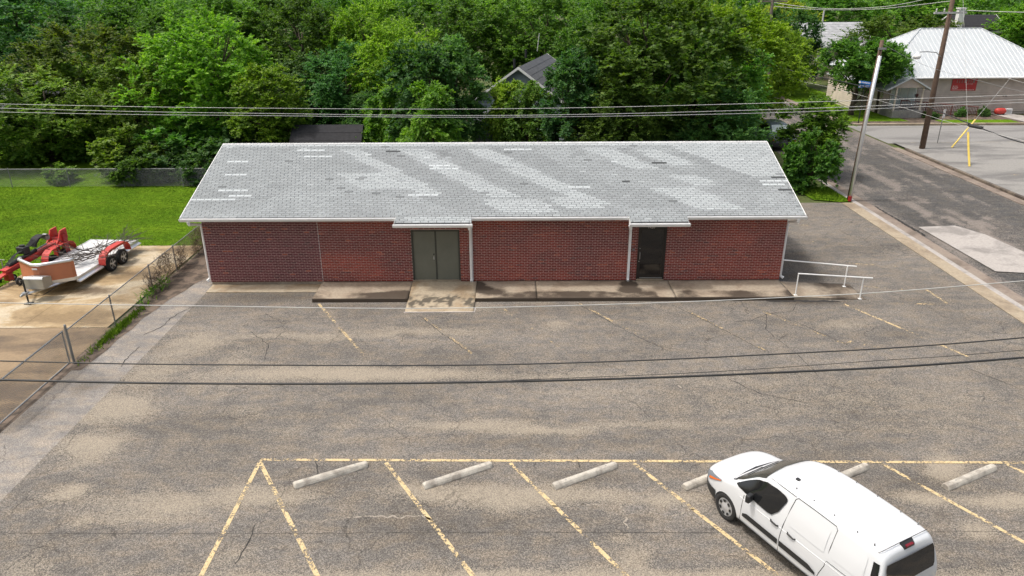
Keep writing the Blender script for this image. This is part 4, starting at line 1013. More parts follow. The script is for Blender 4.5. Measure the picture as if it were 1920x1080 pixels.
m = TB(); m.tube([(0, -3.8, .42), (-.02, -4.0, .42), (-.02, -4.1, .40)], [.05, .05, .04], 8); m.box(-.09, .09, -3.95, -3.72, .38, .47); m.build('coupler', MT['steel'], tr)
m = TB(); m.tube([(.05, -3.85, .42), (.22, -3.7, .30), (.4, -3.5, .22), (.62, -3.3, .34), (.7, -3.0, .4)], .014, 6); m.build('cable', MT['trim_black'], tr)
m = TB(); m.box(-.1, .1, -3.06, -3.045, 1.06, 1.12); m.build('badge', MT['sign_white'], tr)

# pile of cut branches on the deck
m = MB(); rr = random.Random(3)
def twig(p, d, L, r, depth):
    pts = [Vector(p)]; dd = Vector(d)
    for k in range(5):
        dd = (dd+Vector((rr.uniform(-.25, .25), rr.uniform(-.25, .25), rr.uniform(-.12, .14)))).normalized(); q = pts[-1]+dd*L/5
        if q.z < .02: q.z = .02
        pts.append(q)
    m.tube(pts, [r, r*.9, r*.8, r*.65, r*.5, r*.3], 4, False)
    if depth:
        for k in range(rr.randint(2, 4)):
            b = pts[rr.randint(1, 4)]; twig(b, dd+Vector((rr.uniform(-.9, .9), rr.uniform(-.9, .9), rr.uniform(-.2, .5))), L*rr.uniform(.35, .6), r*.55, depth-1)
for k in range(22):
    x, y = rr.uniform(.0, .85), rr.uniform(-.6, .9); s_ = rr.choice((-1, 1, 1))
    twig((x, y, rr.uniform(.05, .35)), (rr.uniform(-.8, .5), -s_*rr.uniform(.3, 1), rr.uniform(-.05, .12)), rr.uniform(.9, 1.9), rr.uniform(.012, .026), 2)
for k in range(6): twig((rr.uniform(.0, .9), .9, .15), (rr.uniform(-.2, .4), 1, .03), 1.5, .022, 2)
bp = m.build('brush_pile', MT['twig']); bp.location = (-17.9, 29.1, .50)
tag(bp, 'heap of dry cut branches lying on the trailer deck', 'brush pile')

# ================================================================== red log splitter
ls = thing('log_splitter', 'red towable log splitter with black engine and hoses beside the trailer', 'machine', (-20.15, 27.35, .016), R(-16)); ls.scale = (.85, .70, .85)
m = MB(); m.prism([(-.1, .52), (4.1, 1.02), (4.1, 1.22), (-.1, .70)], 'x', -.09, .09); bm_ = m.build('beam', MT['red'], ls)
m = MB(); m.prism([(-.2, .50), (4.15, 1.0), (4.15, 1.03), (-.2, .53)], 'x', -.17, .17); m.build('beam_flange', MT['dark_red'], ls)
m = MB(); m.prism([(-.15, .71), (4.12, 1.225), (4.12, 1.25), (-.15, .735)], 'x', -.17, .17); m.build('beam_flange', MT['red'], ls)
for sg in (1, -1):
    m = MB(); m.prism([(3.3, 1.12), (4.2, 1.24), (4.2, 1.75), (3.75, 1.70), (3.55, 1.35)], 'x', sg*.30-.04, sg*.30+.04); m.build('end_plate', MT['red'], ls)
m = MB(); m.box(-.30, .30, 3.7, 4.2, 1.2, 1.3); m.build('end_base', MT['dark_red'], ls)
m = MB(); m.box(.16, .42, 3.75, 4.05, .0, 1.5); m.build('leg', MT['dark_red'], ls)
m = MB(); m.box(-.42, -.18, 3.75, 4.05, .0, 1.25); m.build('leg', MT['dark_red'], ls)
m = MB(); m.tube([(0, .3, .86), (0, 2.2, 1.10)], .085, 12); m.build('hydraulic_cylinder', MT['trim_black'], ls)
m = MB(); m.tube([(0, 2.2, 1.1), (0, 3.0, 1.2)], .04, 10); m.build('ram', MT['steel'], ls)
m = MB(); m.box(-.36, .12, 1.3, 1.75, 1.1, 1.45); e_ = m.build('engine', MT['trim_black'], ls, bevel=.06)
m = MB(); m.tube([(-.12, 1.52, 1.45), (-.12, 1.52, 1.52)], .14, 14); m.build('pull_start', MT['rubber'], e_)
m = MB(); pr = [(2.05, 1.30), (2.15, 1.50), (2.4, 1.66), (2.75, 1.72), (3.05, 1.66), (3.1, 1.6), (2.75, 1.66), (2.45, 1.58), (2.22, 1.42), (2.15, 1.26)]; m.prism(pr, 'x', -.26, .16); m.build('guard', MT['rubber'], ls)
m = MB(); m.tube([(-.1, 3.05, 1.55), (.12, 3.05, 1.55)], .16, 14); m.build('pulley', MT['steel_dull'], ls)
for k in range(4):
    m = MB(); m.tube([(-.15+.07*k, .2, .85), (-.25+.1*k, .9, 1.12+.05*k), (-.1+.06*k, 1.6, 1.35), (-.2+.1*k, 2.3, 1.6), (-.1, 3.2, 1.55)], .018, 6); m.build('hose', MT['trim_black'], ls)
m = MB(); m.tube([(-.7, .05, .2), (.75, .05, .2)], .025, 6); m.build('axle', MT['trim_black'], ls)
m = MB(); m.box(-.16, .16, -.05, .25, .18, .52); m.build('bracket', MT['dark_red'], ls)
for x in (-.62, .62):
    wheel(ls, x, .05, .19, .11, 'hubcap').rotation_euler = (0, R(90 if x > 0 else -90), 0); ls.children[-1].location = (x, .05, .19)
wheel(ls, 0, .5, .15, .08).rotation_euler = (0, R(90), 0); ls.children[-1].location = (-.2, .62, .15)
m = MB(); m.tube([(-.2, .1, .2), (-.2, .12, 1.18)], .028, 8); m.tube([(-.42, .12, 1.18), (.02, .12, 1.18)], .018, 6); m.build('jack', MT['steel_dull'], ls)
m = MB(); m.prism([(-1.0, .42), (.0, .60), (.0, .52), (-1.0, .36)], 'x', -.14, .14); m.build('tray', MT['red'], ls)
m = MB(); m.tube([(-.3, -.7, .5), (-.3, 1.4, .95)], .05, 8); m.build('side_bar', MT['trim_black'], ls)

# ================================================================== chain link fences
def link_mesh(name, L, z0, z1, parent, mat, pitch=.075, r=.0038, wave=0):
    """diamond wire net in the local XZ plane, x from 0 to L"""
    m = MB(); h = z1-z0; k = -h
    def clip(x, s):
        a, b = (x, z0), (x+s*h, z1)
        if s > 0:
            t0 = max(0, -x/h); t1 = min(1, (L-x)/h)
        else:
            t0 = max(0, (x-L)/h); t1 = min(1, x/h)
        if t1 <= t0: return
        P = [Vector((x+s*h*t, .0, z0+h*t)) for t in (t0, (t0+t1)/2, t1)]
        if wave:
            for p in P: p.y = wave*math.sin(p.x*2.1)*math.sin((p.z-z0)/h*3.14)
        m.tube(P, r, 3, False)
    while k < L:
        clip(k, 1); clip(k+h, -1); k += pitch
    return m.build(name, mat, parent)
def fence(name, label, p0, p1, posts, h, group='chain link fences', pr=.026):
    p0, p1 = Vector(p0), Vector(p1); d = p1-p0; L = d.length
    t_ = thing(name, label, 'fence', (p0.x, p0.y, 0), math.atan2(d.y, d.x), group)
    for x in posts:
        m = MB(); m.tube([(x, .03, -.1), (x, .03, h+.03)], pr, 8); m.lathe([(pr*1.25, h+.02), (pr*1.1, h+.05), (.005, h+.07)], 8, Matrix.Translation((x, .03, 0))); m.build('post', MT['steel_dull'], t_)
    m = MB(); m.tube([(0, .03, h), (L, .03, h)], .02, 8); m.build('top_rail', MT['steel_dull'], t_)
    link_mesh('wire_mesh', L, .04, h, t_, MT['steel_dull'])
    return t_
fence('chain_link_fence', 'chain link fence with vines between the driveway and the building', (-13.92, 20.75), (-14.0, 33.2), [0, 2.75, 5.75, 8.0, 10.95, 12.4], 1.1)
fence('chain_link_fence', 'chain link fence at the far edge of the green lawn', (-45, 42.85), (-15.2, 42.75), [.1, 4.4, 8.7, 12.9, 15.3, 18.75, 22, 25.5, 29.6], 1.08)
g_ = thing('rolling_gate', 'chain link rolling gate with small wheel at the lower left', 'gate', (-13.84, 16.75, 0), math.atan2(3.7, -.04))
m = MB(); m.tube([(0, 0, .14), (0, 0, 1.2)], .024, 8); m.tube([(3.72, 0, .14), (3.72, 0, 1.2)], .024, 8); m.build('upright', MT['steel'], g_)
m = MB(); m.tube([(0, 0, 1.2), (3.74, 0, 1.2)], .024, 8); m.build('top_bar', MT['steel'], g_)
m = MB(); m.tube([(0, 0, .14), (3.74, 0, .14)], .024, 8); m.build('bottom_bar', MT['steel'], g_)
link_mesh('wire_mesh', 3.74, .15, 1.19, g_, MT['steel_dull'], .075, .0045, .03)
wheel(g_, 0, 0, .085, .05).rotation_euler = (R(90), 0, 0); g_.children[-1].location = (.05, -.05, .085)
m = MB(); m.tube([(-13.84, 20.62, -.1), (-13.84, 20.62, 1.34)], .038, 10); m.lathe([(.045, 1.33), (.03, 1.37), (.004, 1.39)], 10, Matrix.Translation((-13.84, 20.62, 0)))
o = m.build('gate_post', MT['steel_dull']); tag(o, 'thick galvanised gate post where the rolling gate meets the fence', 'post')

# ================================================================== other buildings
def boards(parent, mat, p0, p1, z0, z1, h=.17, off=.0, name='siding_board'):
    """lap siding boards between two points, one mesh object per board"""
    p0, p1 = Vector(p0), Vector(p1); d = (p1-p0).normalized(); n = Vector((d.y, -d.x)); z = z0; q0 = None; L = (p1-p0).length
    while z < z1-.01:
        hh = min(h, z1-z)
        if q0 is None or abs(hh-h) > 1e-4:
            m = MB(); vs = []
            for t in (0, L):
                b = d*t
                vs += [(b.x+n.x*.05, b.y+n.y*.05, 0), (b.x+n.x*.008, b.y+n.y*.008, hh-.004), (b.x-n.x*.01, b.y-n.y*.01, hh-.004), (b.x-n.x*.01, b.y-n.y*.01, 0)]
            m.add(vs, [(0,4,5,1),(1,5,6,2),(2,6,7,3),(3,7,4,0),(0,1,2,3),(7,6,5,4)]); o = m.build(name, mat, parent); q0 = o.data if abs(hh-h) < 1e-4 else q0
        else: o = bpy.data.objects.new(name, q0); link(o, parent)
        o.location = (p0.x, p0.y, z); z += h

hs = thing('white_roof_house', 'tan siding building with a white ribbed metal hip roof across the street', 'house', (41, 67.6, 0))
def H(x, y, z): return (x-41, y-67.6, z)
class HMB(MB):
    def build(s, *a, **k): s.v = [(x-41, y-67.6, z) for x, y, z in s.v]; return super().build(*a, **k)
m = HMB(); m.box(33.4, 49.2, 67.62, 78.4, 0, 3.25); m.build('wall', MT['siding_tan'], hs)
m = HMB(); m.box(31.95, 33.38, 70.5, 76.3, 0, 2.55); wg = m.build('wing_wall', MT['siding_pale'], hs)
boards(hs, MT['siding_tan'], (36.4-41, 0), (49.2-41, 0), .25, 3.2, .185)
boards(hs, MT['siding_tan'], (33.4-41, 0), (34.0-41, 0), .75, 3.2, .185)
boards(hs, MT['siding_pale'], (31.94-41, 76.3-67.6), (31.94-41, 70.5-67.6), .25, 2.5, .185)  # lit side of the wing: sunlight put into a paler siding colour
boards(hs, MT['siding_tan'], (31.95-41, 70.49-67.6), (33.4-41, 70.49-67.6), .25, 2.5, .185)
m = HMB(); m.box(31.7, 33.39, 70.2, 76.6, 2.56, 2.66); m.build('wing_roof', MT['metal_roof'], hs)
e0, e1, f0, f1, ez, rx0, rx1, ry, rz = 32.6, 50.0, 67.0, 79.0, 3.3, 38.4, 44.1, 73.0, 7.0
m = HMB(); m.add([(e0,f0,ez),(e1,f0,ez),(e1,f1,ez),(e0,f1,ez),(rx0,ry,rz),(rx1,ry,rz),(e0,f0,ez-.12),(e1,f0,ez-.12),(e1,f1,ez-.12),(e0,f1,ez-.12)],
                 [(0,1,5,4),(1,2,5),(2,3,4,5),(3,0,4),(6,7,1,0),(7,8,2,1),(8,9,3,2),(9,6,0,3),(9,8,7,6)])
hr = m.build('roof', MT['metal_roof'], hs)
def rib(a, b):
    m = HMB(); m.tube([a, b], .045, 4, False); m.build('rib', MT['metal_roof'], hr)
x = e0+.35
while x < e1-.2:                                    # ribs of the front slope
    t = min(1, (x-e0)/(rx0-e0), (e1-x)/(e1-rx1)); rib((x, f0+.02, ez+.012), (x, f0+(ry-f0)*t, ez+(rz-ez)*t+.012)); x += .40
y_ = f0+.4
while y_ < f1-.3:                                   # ribs of the left slope
    t = min(1, (y_-f0)/(ry-f0), (f1-y_)/(f1-ry)); rib((e0+.02, y_, ez+.012), (e0+(rx0-e0)*t, y_, ez+(rz-ez)*t+.012)); y_ += .40
for a, b in (((rx0,ry,rz+.02),(rx1,ry,rz+.02)), ((e0,f0,ez+.03),(rx0,ry,rz+.03)), ((e1,f0,ez+.03),(rx1,ry,rz+.03)), ((e0,f1,ez+.03),(rx0,ry,rz+.03))):
    m = HMB(); m.tube([a, b], .06, 6, False); m.build('ridge_cap', MT['metal_roof'], hr)
m = HMB(); m.tube([(e0, f0-.06, ez-.05), (e1, f0-.06, ez-.05)], .075, 6); m.build('gutter', MT['white_metal'], hs)
# porch
m = HMB(); m.box(33.3, 35.9, 65.25, 67.55, 0, .68); m.build('porch_base', MT['lot2'], hs)
pz, px = 3.55, 34.35
for sg in (-1, 1):
    m = HMB(); ex = px+sg*2.0; m.add([(px, 65.0, pz), (ex, 65.0, 2.48), (ex, 67.6, 2.48), (px, 67.6, pz), (px, 65.0, pz-.12), (ex, 65.0, 2.36), (ex, 67.6, 2.36), (px, 67.6, pz-.12)], [(0,1,2,3),(4,7,6,5),(0,4,5,1),(1,5,6,2),(2,6,7,3)]); m.build('porch_roof', MT['metal_roof'], hs)
m = HMB(); m.prism([(px-1.5, 2.62), (px+1.5, 2.62), (px, 3.42)], 'y', 65.3, 65.4); m.build('porch_gable', MT['siding_tan'], hs)
for x in (33.45, 35.75):
    m = HMB(); m.box(x-.06, x+.06, 65.4, 65.52, .68, 2.62); m.build('porch_post', MT['siding_pale'], hs)
m = HMB(); m.box(34.0, 36.3, 67.5, 67.6, .7, 2.5); wf = m.build('door_surround', MT['white_trim'], hs)
for k in range(3):
    m = HMB(); m.box(34.1+.72*k, 34.74+.72*k, 67.46, 67.49, .8, 2.4); m.build('pane', MT['curtain'], wf)
m = HMB(); m.box(36.0, 36.5, 67.5, 67.57, 1.55, 1.8); m.build('plaque', MT['rust_paint'], hs)
m = HMB(); m.box(32.3, 32.7, 70.38, 70.47, .8, 2.2); m.build('window', MT['white_trim'], hs)
m = HMB(); m.box(40.6+3.5, 40.72+3.5, 67.52, 67.57, 1.55, 1.65); m.box(44.35, 44.47, 67.52, 67.57, 1.55, 1.65); m.build('meter', MT['trim_black'], hs)
# ramp railing
rl = thing('ramp_railing', 'rust red picket railing along the ramp of the white roofed house', 'railing', (34.4, 66.2, -.18))
X0, X1 = 0., 6.9
def rz_(x): return 1.62-.62*(x/X1)
m = MB(); m.tube([(0, 0, rz_(0)), (X1, 0, rz_(X1))], .04, 4); m.build('top_rail', MT['rust_paint'], rl)
m = MB(); m.tube([(0, 0, rz_(0)-.85), (X1, 0, rz_(X1)-.85)], .035, 4); m.build('bottom_rail', MT['rust_paint'], rl)
m = MB(); m.tube([(0, 0, -.85), (0, 0, 0)], .022, 4); pk = m.build('picket', MT['rust_paint'], rl); pme = pk.data; k = 0
while k*.14 < X1:
    o = pk if k == 0 else bpy.data.objects.new('picket', pme)
    if k: link(o, rl)
    o.location = (k*.14+.02, 0, rz_(k*.14)); k += 1
for x in (0, 2.3, 4.6, 6.9):
    m = MB(); m.tube([(x, .0, 0), (x, .0, rz_(x)+.05)], .05, 4); m.build('post', MT['rust_paint'], rl)
m = MB(); m.prism([(0, 0), (6.9, 0), (6.9, .1), (0, .68)], 'y', .1, 1.2); m.build('ramp_deck', MT['lot2'], rl)
# red banner (its print is too small to read: rows of marks)
sg_ = thing('red_banner', 'red banner with pale print on the wall of the white roofed house', 'banner', (40.42, 67.53, 2.06))
m = MB(); m.box(-1.12, 1.1, -.02, 0, 0, 1.08); m.build('panel', MT['sign_red'], sg_)
rr = random.Random(5)
def marks(x0, x1, z, h, mat, wd):
    m = MB(); x = x0
    while x < x1:
        k = wd*rr.uniform(.5, 1.1)
        m.box(x, x+wd*.28, -.03, -.021, z, z+h)
        if rr.random() < .7: m.box(x+wd*.28, x+k, -.029, -.0215, z+(h*.78 if rr.random() < .5 else 0), z+h*(1 if rr.random() < .5 else .45))
        x += k+wd*.22
    m.build('print_row', mat, sg_)
marks(-.72, .80, .68, .24, MT['sign_grey'], .19); marks(.15, .7, .56, .05, MT['sign_white'], .07); marks(-1.0, -.55, .36, .07, MT['sign_white'], .07)
marks(-1.02, -.5, .24, .06, MT['sign_white'], .06); marks(-1.02, -.55, .15, .06, MT['sign_white'], .06); marks(-1.05, .9, .05, .05, MT['sign_white'], .06)
# small things by that house
o = thing('propane_tank', 'small red tank lying by the wall of the white roofed house', 'tank', (43.7, 66.75, .05))
m = MB(); m.lathe([(.02, -.5), (.16, -.46), (.25, -.36), (.28, -.2), (.28, .2), (.25, .36), (.16, .46), (.02, .5)], 16, Matrix.Translation((0, 0, .32)) @ Matrix.Rotation(R(90), 4, 'Y')); m.build('shell', MT['red'], o, smooth=True)
m = MB(); m.box(-.3, -.22, -.2, .2, 0, .12); m.box(.22, .3, -.2, .2, 0, .12); m.build('foot', MT['trim_black'], o)
o = thing('vent_box', 'white metal box against the siding beside the red tank', 'box', (44.6, 67.1, .05))
m = MB(); m.box(-.3, .3, -.18, .18, 0, .5); m.build('case', MT['white_metal'], o, bevel=.03)
for k in range(4): m = MB(); m.box(-.22, .22, -.195, -.181, .1+.09*k, .14+.09*k); m.build('louvre', MT['steel_dull'], o)

def gable_house(name, label, x0, x1, y0, y1, ze, zr, axis, wallm, roofm, ov=.4, cat='house', siding=True, trim=None):
    trim = trim or MT['white_trim']
    cx, cy = (x0+x1)/2, (y0+y1)/2; t_ = thing(name, label, cat, (cx, cy, 0)); a, b = (x1-x0)/2, (y1-y0)/2
    m = MB(); m.box(-a, a, -b, b, 0, ze-.02)
    if axis == 'x':
        for s_ in (-a, a-.06): m.prism([(-b, ze-.02), (b, ze-.02), (0, zr-.06)], 'x', s_, s_+.06)
    else:
        for s_ in (-b, b-.06): m.prism([(-a, ze-.02), (a, ze-.02), (0, zr-.06)], 'y', s_, s_+.06)
    m.build('wall', wallm, t_)
    half = b if axis == 'x' else a; ln = a if axis == 'x' else b
    k = (zr-ze)/half
    for s_ in (-1, 1):
        ze2 = ze-ov*k; h2 = half+ov; l2 = ln+ov; q = [(s_*h2, ze2), (0, zr), (0, zr-.09), (s_*h2, ze2-.09)]
        m = MB(); m.prism(q if s_ > 0 else q[::-1], 'x' if axis == 'x' else 'y', -l2, l2); r_ = m.build('roof', roofm, t_)
        m = MB(); q = [(s_*(h2+.01), ze2-.2), (s_*(h2+.04), ze2-.2), (s_*(h2+.04), ze2), (s_*(h2+.01), ze2)]; m.prism(q[::s_], 'x' if axis == 'x' else 'y', -l2, l2); m.build('fascia', trim, r_)
        for e_ in (-1, 1):
            q = [(s_*h2, ze2-.16), (0, zr-.16), (0, zr+.015), (s_*h2, ze2+.015)]; c0 = e_*(l2+.005); m = MB(); m.prism(q, 'x' if axis == 'x' else 'y', min(c0, c0+e_*.04), max(c0, c0+e_*.04)); m.build('rake_board', trim, r_)
        n_ = int(h2*1.06/.4)
        for i in range(1, n_):                          # shingle course edges
            t = i/n_; u = s_*h2*(1-t); z = ze2+(zr-ze2)*t; m = MB(); q = [(u+s_*.03, z), (u-s_*.02, z+.035), (u-s_*.05, z+.005)]; m.prism(q if s_ > 0 else q[::-1], 'x' if axis == 'x' else 'y', -l2+.01, l2-.01); m.build('shingle_course', roofm, r_)
    if siding: boards(t_, wallm, (-a, -b-.005), (a, -b-.005), .2, ze-.05, .2)
    return t_
gh = gable_house('grey_house', 'grey sided house with dark shingle gable roof among the trees', -1.5, 4.9, 52, 62, 3.6, 5.85, 'y', MT['siding_grey'], MT['roof_grey']); gh.rotation_euler = (0, 0, R(-13))
m = MB(); m.tube([(-.9, -2.6, 5.5), (-.9, -2.6, 6.1)], .09, 8); m.build('vent_pipe', MT['trim_black'], gh)
m = MB(); m.tube([(-.5, -.5, 6), (-.5, -.5, 6.6)], .09, 8); m.build('vent_pipe', MT['trim_black'], gh)
m = MB(); m.tube([(-.1, 1.8, 6.3), (.05, 1.8, 7.6)], .03, 6); m.build('antenna_mast', MT['wire_grey'], gh)
gable_house('porch_house', 'low grey gabled porch in front of the grey house', -2.6, .9, 49.2, 51.4, 2.4, 3.45, 'y', MT['siding_grey'], MT['roof_grey'], .3)
gable_house('garden_shed', 'dark roofed shed just behind the brick building', -13.4, -9.3, 44.6, 47.4, 1.95, 3.05, 'x', MT['roof_dark'], MT['roof_dark'], .1, 'shed', trim=MT['roof_dark'])
gable_house('pale_house', 'greige sided house at the far left behind the yard', -47, -33.6, 55.6, 63, 2.6, 4.2, 'x', MT['siding_greige'], MT['roof_grey'])
gable_house('far_house', 'house with a pale grey shingle roof behind the street trees', 35.6, 43.5, 93.5, 101, 4.2, 6.5, 'x', MT['siding_pale'], MT['roof_pale'])
bh = gable_house('dark_roof_house', 'house with a dark roof and white chimney behind the metal roof', 56.2, 61.5, 97, 103, 5.6, 7.2, 'x', MT['siding_pale'], MT['roof_dark'])
m = MB(); m.box(-3.6, -2.9, -3.4, -2.7, 3, 8.0); m.box(-3.7, -2.8, -3.5, -2.6, 8.0, 8.12); m.build('chimney', MT['white_trim'], bh)
gable_house('white_shed', 'white roofed outbuilding glimpsed through the trees upper left', -37.5, -30.5, 74, 78, 4.6, 6.2, 'x', MT['siding_pale'], MT['metal_roof'])
# bench in the back yard
o = thing('yard_bench', 'black bench under the tree in the back yard', 'bench', (-26.3, 47.2, -.02), R(10))
m = MB(); m.box(-.6, .6, -.22, .22, .40, .45); m.build('seat', MT['black_metal'], o)
m = MB(); m.box(-.6, .6, .2, .25, .5, .95); m.build('backrest', MT['black_metal'], o)
for x in (-.55, .55):
    for y in (-.2, .2): m = MB(); m.tube([(x, y, 0), (x, y, .42)], .03, 6); m.build('leg', MT['black_metal'], o)

# ================================================================== poles, signs and wires
o = thing('utility_pole', 'leaning grey utility pole with silver conduit at the corner of the lot', 'pole', (18.48, 39.1, 0))
m = MB(); m.tube([(0, 0, -.3), (.12, 0, 4), (.28, 0, 8.35)], [.115, .105, .09], 12); m.build('shaft', MT['wood_pole'], o, smooth=True)
m = MB(); m.tube([(-.03, -.165, .02), (.09, -.155, 4), (.235, -.14, 7.6)], .09, 10); m.build('conduit', MT['alu'], o, smooth=True)
m = MB(); m.tube([(-.03, -.165, .02), (-.022, -.165, .30)], .10, 10); m.build('marker_sleeve', MT['dark_red'], o)
m = MB(); m.box(.1, .5, -.14, -.06, 7.9, 8.0); m.build('bracket', MT['steel'], o)
up = thing('utility_pole', 'brown wooden power pole with crossarm and street light beside the paved lot', 'pole', (29.25, 52.2, .1))
m = MB(); m.tube([(0, 0, -.3), (-.03, 0, 5), (-.02, 0, 12.5)], [.20, .17, .12], 12); m.build('shaft', MT['wood_pole'], up, smooth=True)
m = MB(); m.box(-1.35, 1.15, -.17, -.07, 9.0, 9.12, Matrix.Rotation(R(12), 4, 'Z')); ca = m.build('crossarm', MT['wire_grey'], up)
for x in (-1.2, -.6, .6, 1.0):
    m = MB(); m.lathe([(.02, 0), (.05, .03), (.03, .08), (.06, .12), (.03, .2), (.01, .24)], 8, Matrix.Rotation(R(12), 4, 'Z') @ Matrix.Translation((x, -.12, 9.12))); m.build('insulator', MT['wire_grey'], ca)
m = MB(); m.tube([(0, -.1, 6.2), (-.5, -.2, 6.55), (-1.2, -.3, 6.62), (-1.7, -.35, 6.6)], .03, 6); la = m.build('lamp_arm', MT['steel'], up)
m = MB(); m.lathe([(.02, .32), (.06, .28), (.12, .16), (.24, .10), (.26, .0), (.2, -.14), (.02, -.17)], 14, Matrix.Translation((-1.85, -.37, 6.3))); m.build('lamp_head', MT['white_metal'], la, smooth=True)
def small_pole(label, x, y, h, r, mat='wood_grey', arm=True):
    t_ = thing('utility_pole', label, 'pole', (x, y, 0)); m = MB(); m.tube([(0, 0, -.3), (0, 0, h)], [r, r*.7], 8); m.build('shaft', MT[mat], t_)
    if arm: m = MB(); m.box(-1.2, 1.2, -.06, .06, h-1.0, h-.88); m.build('crossarm', MT[mat], t_)
small_pole('tall wooden pole with crossarm behind the yellow green tree', 21.4, 64.5, 10.6, .17)
small_pole('bare wooden pole standing behind the crossarmed pole among leaves', 23.0, 68, 7.2, .17, arm=False)
small_pole('thin pale pole rising above the far grey roof', 36.9, 92.5, 8.1, .14, 'wire_grey', False)
ss = thing('street_sign', 'post with two blue street name blades at the corner', 'sign', (29.2, 62.5, .05))
m = MB(); m.tube([(0, 0, 0), (.0, 0, 3.3)], .04, 8); m.build('post', MT['trim_black'], ss)
for z, rz2, s_ in ((2.98, 18, -1), (3.24, -64, 1)):
    Mx = Matrix.Rotation(R(rz2), 4, 'Z'); m = MB(); m.box(-.62, .62, -.012, .012, z, z+.23, Mx); bl = m.build('blade', MT['sign_blue'], ss)
    m = MB(); m.box(-.60, -.42, -.018, -.0125, z+.03, z+.20, Mx)
    for k in range(8): m.box(-.32+.1*k, -.26+.1*k, -.018, -.0125, z+.07, z+.16, Mx)
    m.build('lettering', MT['sign_white'], bl)
so = thing('post_sign', 'small white sign on a thin grey post near the wooden power pole', 'sign', (31.3, 54.0, .1))
m = MB(); m.tube([(0, 0, 0), (0, 0, 2.4)], .035, 6); m.build('post', MT['steel_dull'], so)
m = MB(); m.box(-.14, .14, -.055, -.037, 1.85, 2.45, Matrix.Rotation(R(30), 4, 'Z')); m.build('plate', MT['sign_white'], so)
def guy(label, base, top, k):
    b, t_ = Vector(base), Vector(top); e = thing('guy_guard', label, 'guy wire', b, group='guy wires of the power pole'); d = t_-b
    m = MB(); m.tube([(0, 0, -.05), d], .009, 5); m.build('wire', MT['wire_grey'], e)
    m = MB(); m.tube([(0, 0, 0), d*k*.5+Vector((0, 0, -.04)), d*k], .065, 8); m.build('sleeve', MT['yellow'], e)
e = thing('guy_guard', 'slanting yellow guy wire guard standing nearer the wooden pole', 'guy wire', (31.5, 52.45, .1), group='guy wires of the power pole')
m = MB(); m.tube([(0, 0, 0), (1.85, 1.0, 1.80)], .055, 8); m.build('sleeve', MT['yellow'], e)
m = MB(); m.tube([(0, 0, 0), (1.85, 1.0, 1.80), (5.2, 2.8, 5.1)], .010, 5); m.build('wire', MT['wire_grey'], e)
guy('steep yellow guy wire guard at the edge of the paved lot', (29.4, 46.6, .1), (29.3, 52.1, 12.0), .17)

def catenary(pts, n=14):
    P = [Vector(p) for p in pts]; out = []
    for i in range(len(P)-1):
        p0 = P[max(0, i-1)]; p1 = P[i]; p2 = P[i+1]; p3 = P[min(len(P)-1, i+2)]
        for k in range(n):
            t = k/n; out.append(.5*((2*p1)+(p2-p0)*t+(2*p0-5*p1+4*p2-p3)*t*t+(3*p1-p0-3*p2+p3)*t**3))
    return out+[P[-1]]
def wire(label, pts, r, mat, group):
    m = MB(); m.tube(catenary(pts), r, 6); o = m.build('overhead_wire', MT[mat], smooth=True); return tag(o, label, 'wire', group)
GW = 'overhead wires'
wire('highest of three pale wires strung across the trees', [(-60, 37.6, 6.6), (-25.58, 37.6, 5.61), (-12.27, 37.6, 5.34), (.04, 37.6, 5.26), (13.4, 37.6, 5.49), (25.61, 37.6, 5.83), (50, 37.6, 6.6)], .013, 'wire_grey', GW)
wire('middle of three pale wires strung across the trees', [(-60, 37.6, 6.6), (-25.64, 37.6, 5.4), (-12.3, 37.6, 5.08), (.04, 37.6, 4.93), (13.44, 37.6, 5.17), (25.67, 37.6, 5.59), (50, 37.6, 6.4)], .014, 'wire_grey', GW)
wire('lowest of three pale wires strung across the trees', [(-60, 37.6, 6.2), (-25.69, 37.6, 5.21), (-12.32, 37.6, 4.97), (.04, 37.6, 4.84), (13.47, 37.6, 5.01), (25.7, 37.6, 5.46), (50, 37.6, 6.2)], .015, 'wire_grey', GW)
wire('thin pale wire crossing in front of the building\'s pavement', [(-16, 10, 6.95), (-7.58, 10, 6.72), (-4.43, 10, 6.65), (-1.59, 10, 6.60), (1.11, 10, 6.64), (4.26, 10, 6.76), (6.74, 10, 6.93), (14, 10, 7.6)], .006, 'wire_grey', GW)
wire('dark cable crossing the middle of the parking lot', [(-16, 10, 6.1), (-7.84, 10, 5.75), (-3.94, 10, 5.66), (-.01, 10, 5.65), (3.91, 10, 5.8), (7.75, 10, 6.07), (15, 10, 6.9)], .0115, 'wire_black', GW)
wire('thick black cable crossing the middle of the parking lot', [(-16, 10, 5.75), (-7.93, 10, 5.42), (-3.98, 10, 5.33), (-.01, 10, 5.35), (3.95, 10, 5.48), (7.84, 10, 5.73), (15, 10, 6.5)], .019, 'wire_black', GW)
wire('very thin dark wire just above the thick black cable', [(-.01, 10, 5.37), (3.0, 10, 5.50), (5.5, 10, 5.68), (7.8, 10, 5.86), (15, 10, 6.6)], .005, 'wire_black', GW)
wire('black cable with splice sagging over the street on the right', [(20.25,66,5.25),(22.76,60,4.47),(23.66,56,4.45),(24.0,50,4.5),(24.05,44,4.42),(24.14,40,4.19),(24.2,37,4.04),(24.3,35,3.98),(24.3,30,4.2)], .028, 'wire_black', GW)
wire('thin grey wire just below the black street cable', [(22.85,60,3.86),(23.2,55,4.0),(23.3,50,4.1),(23.5,45,4.1),(23.9,40,4.0),(24.1,33,4.2)], .009, 'wire_grey', GW)
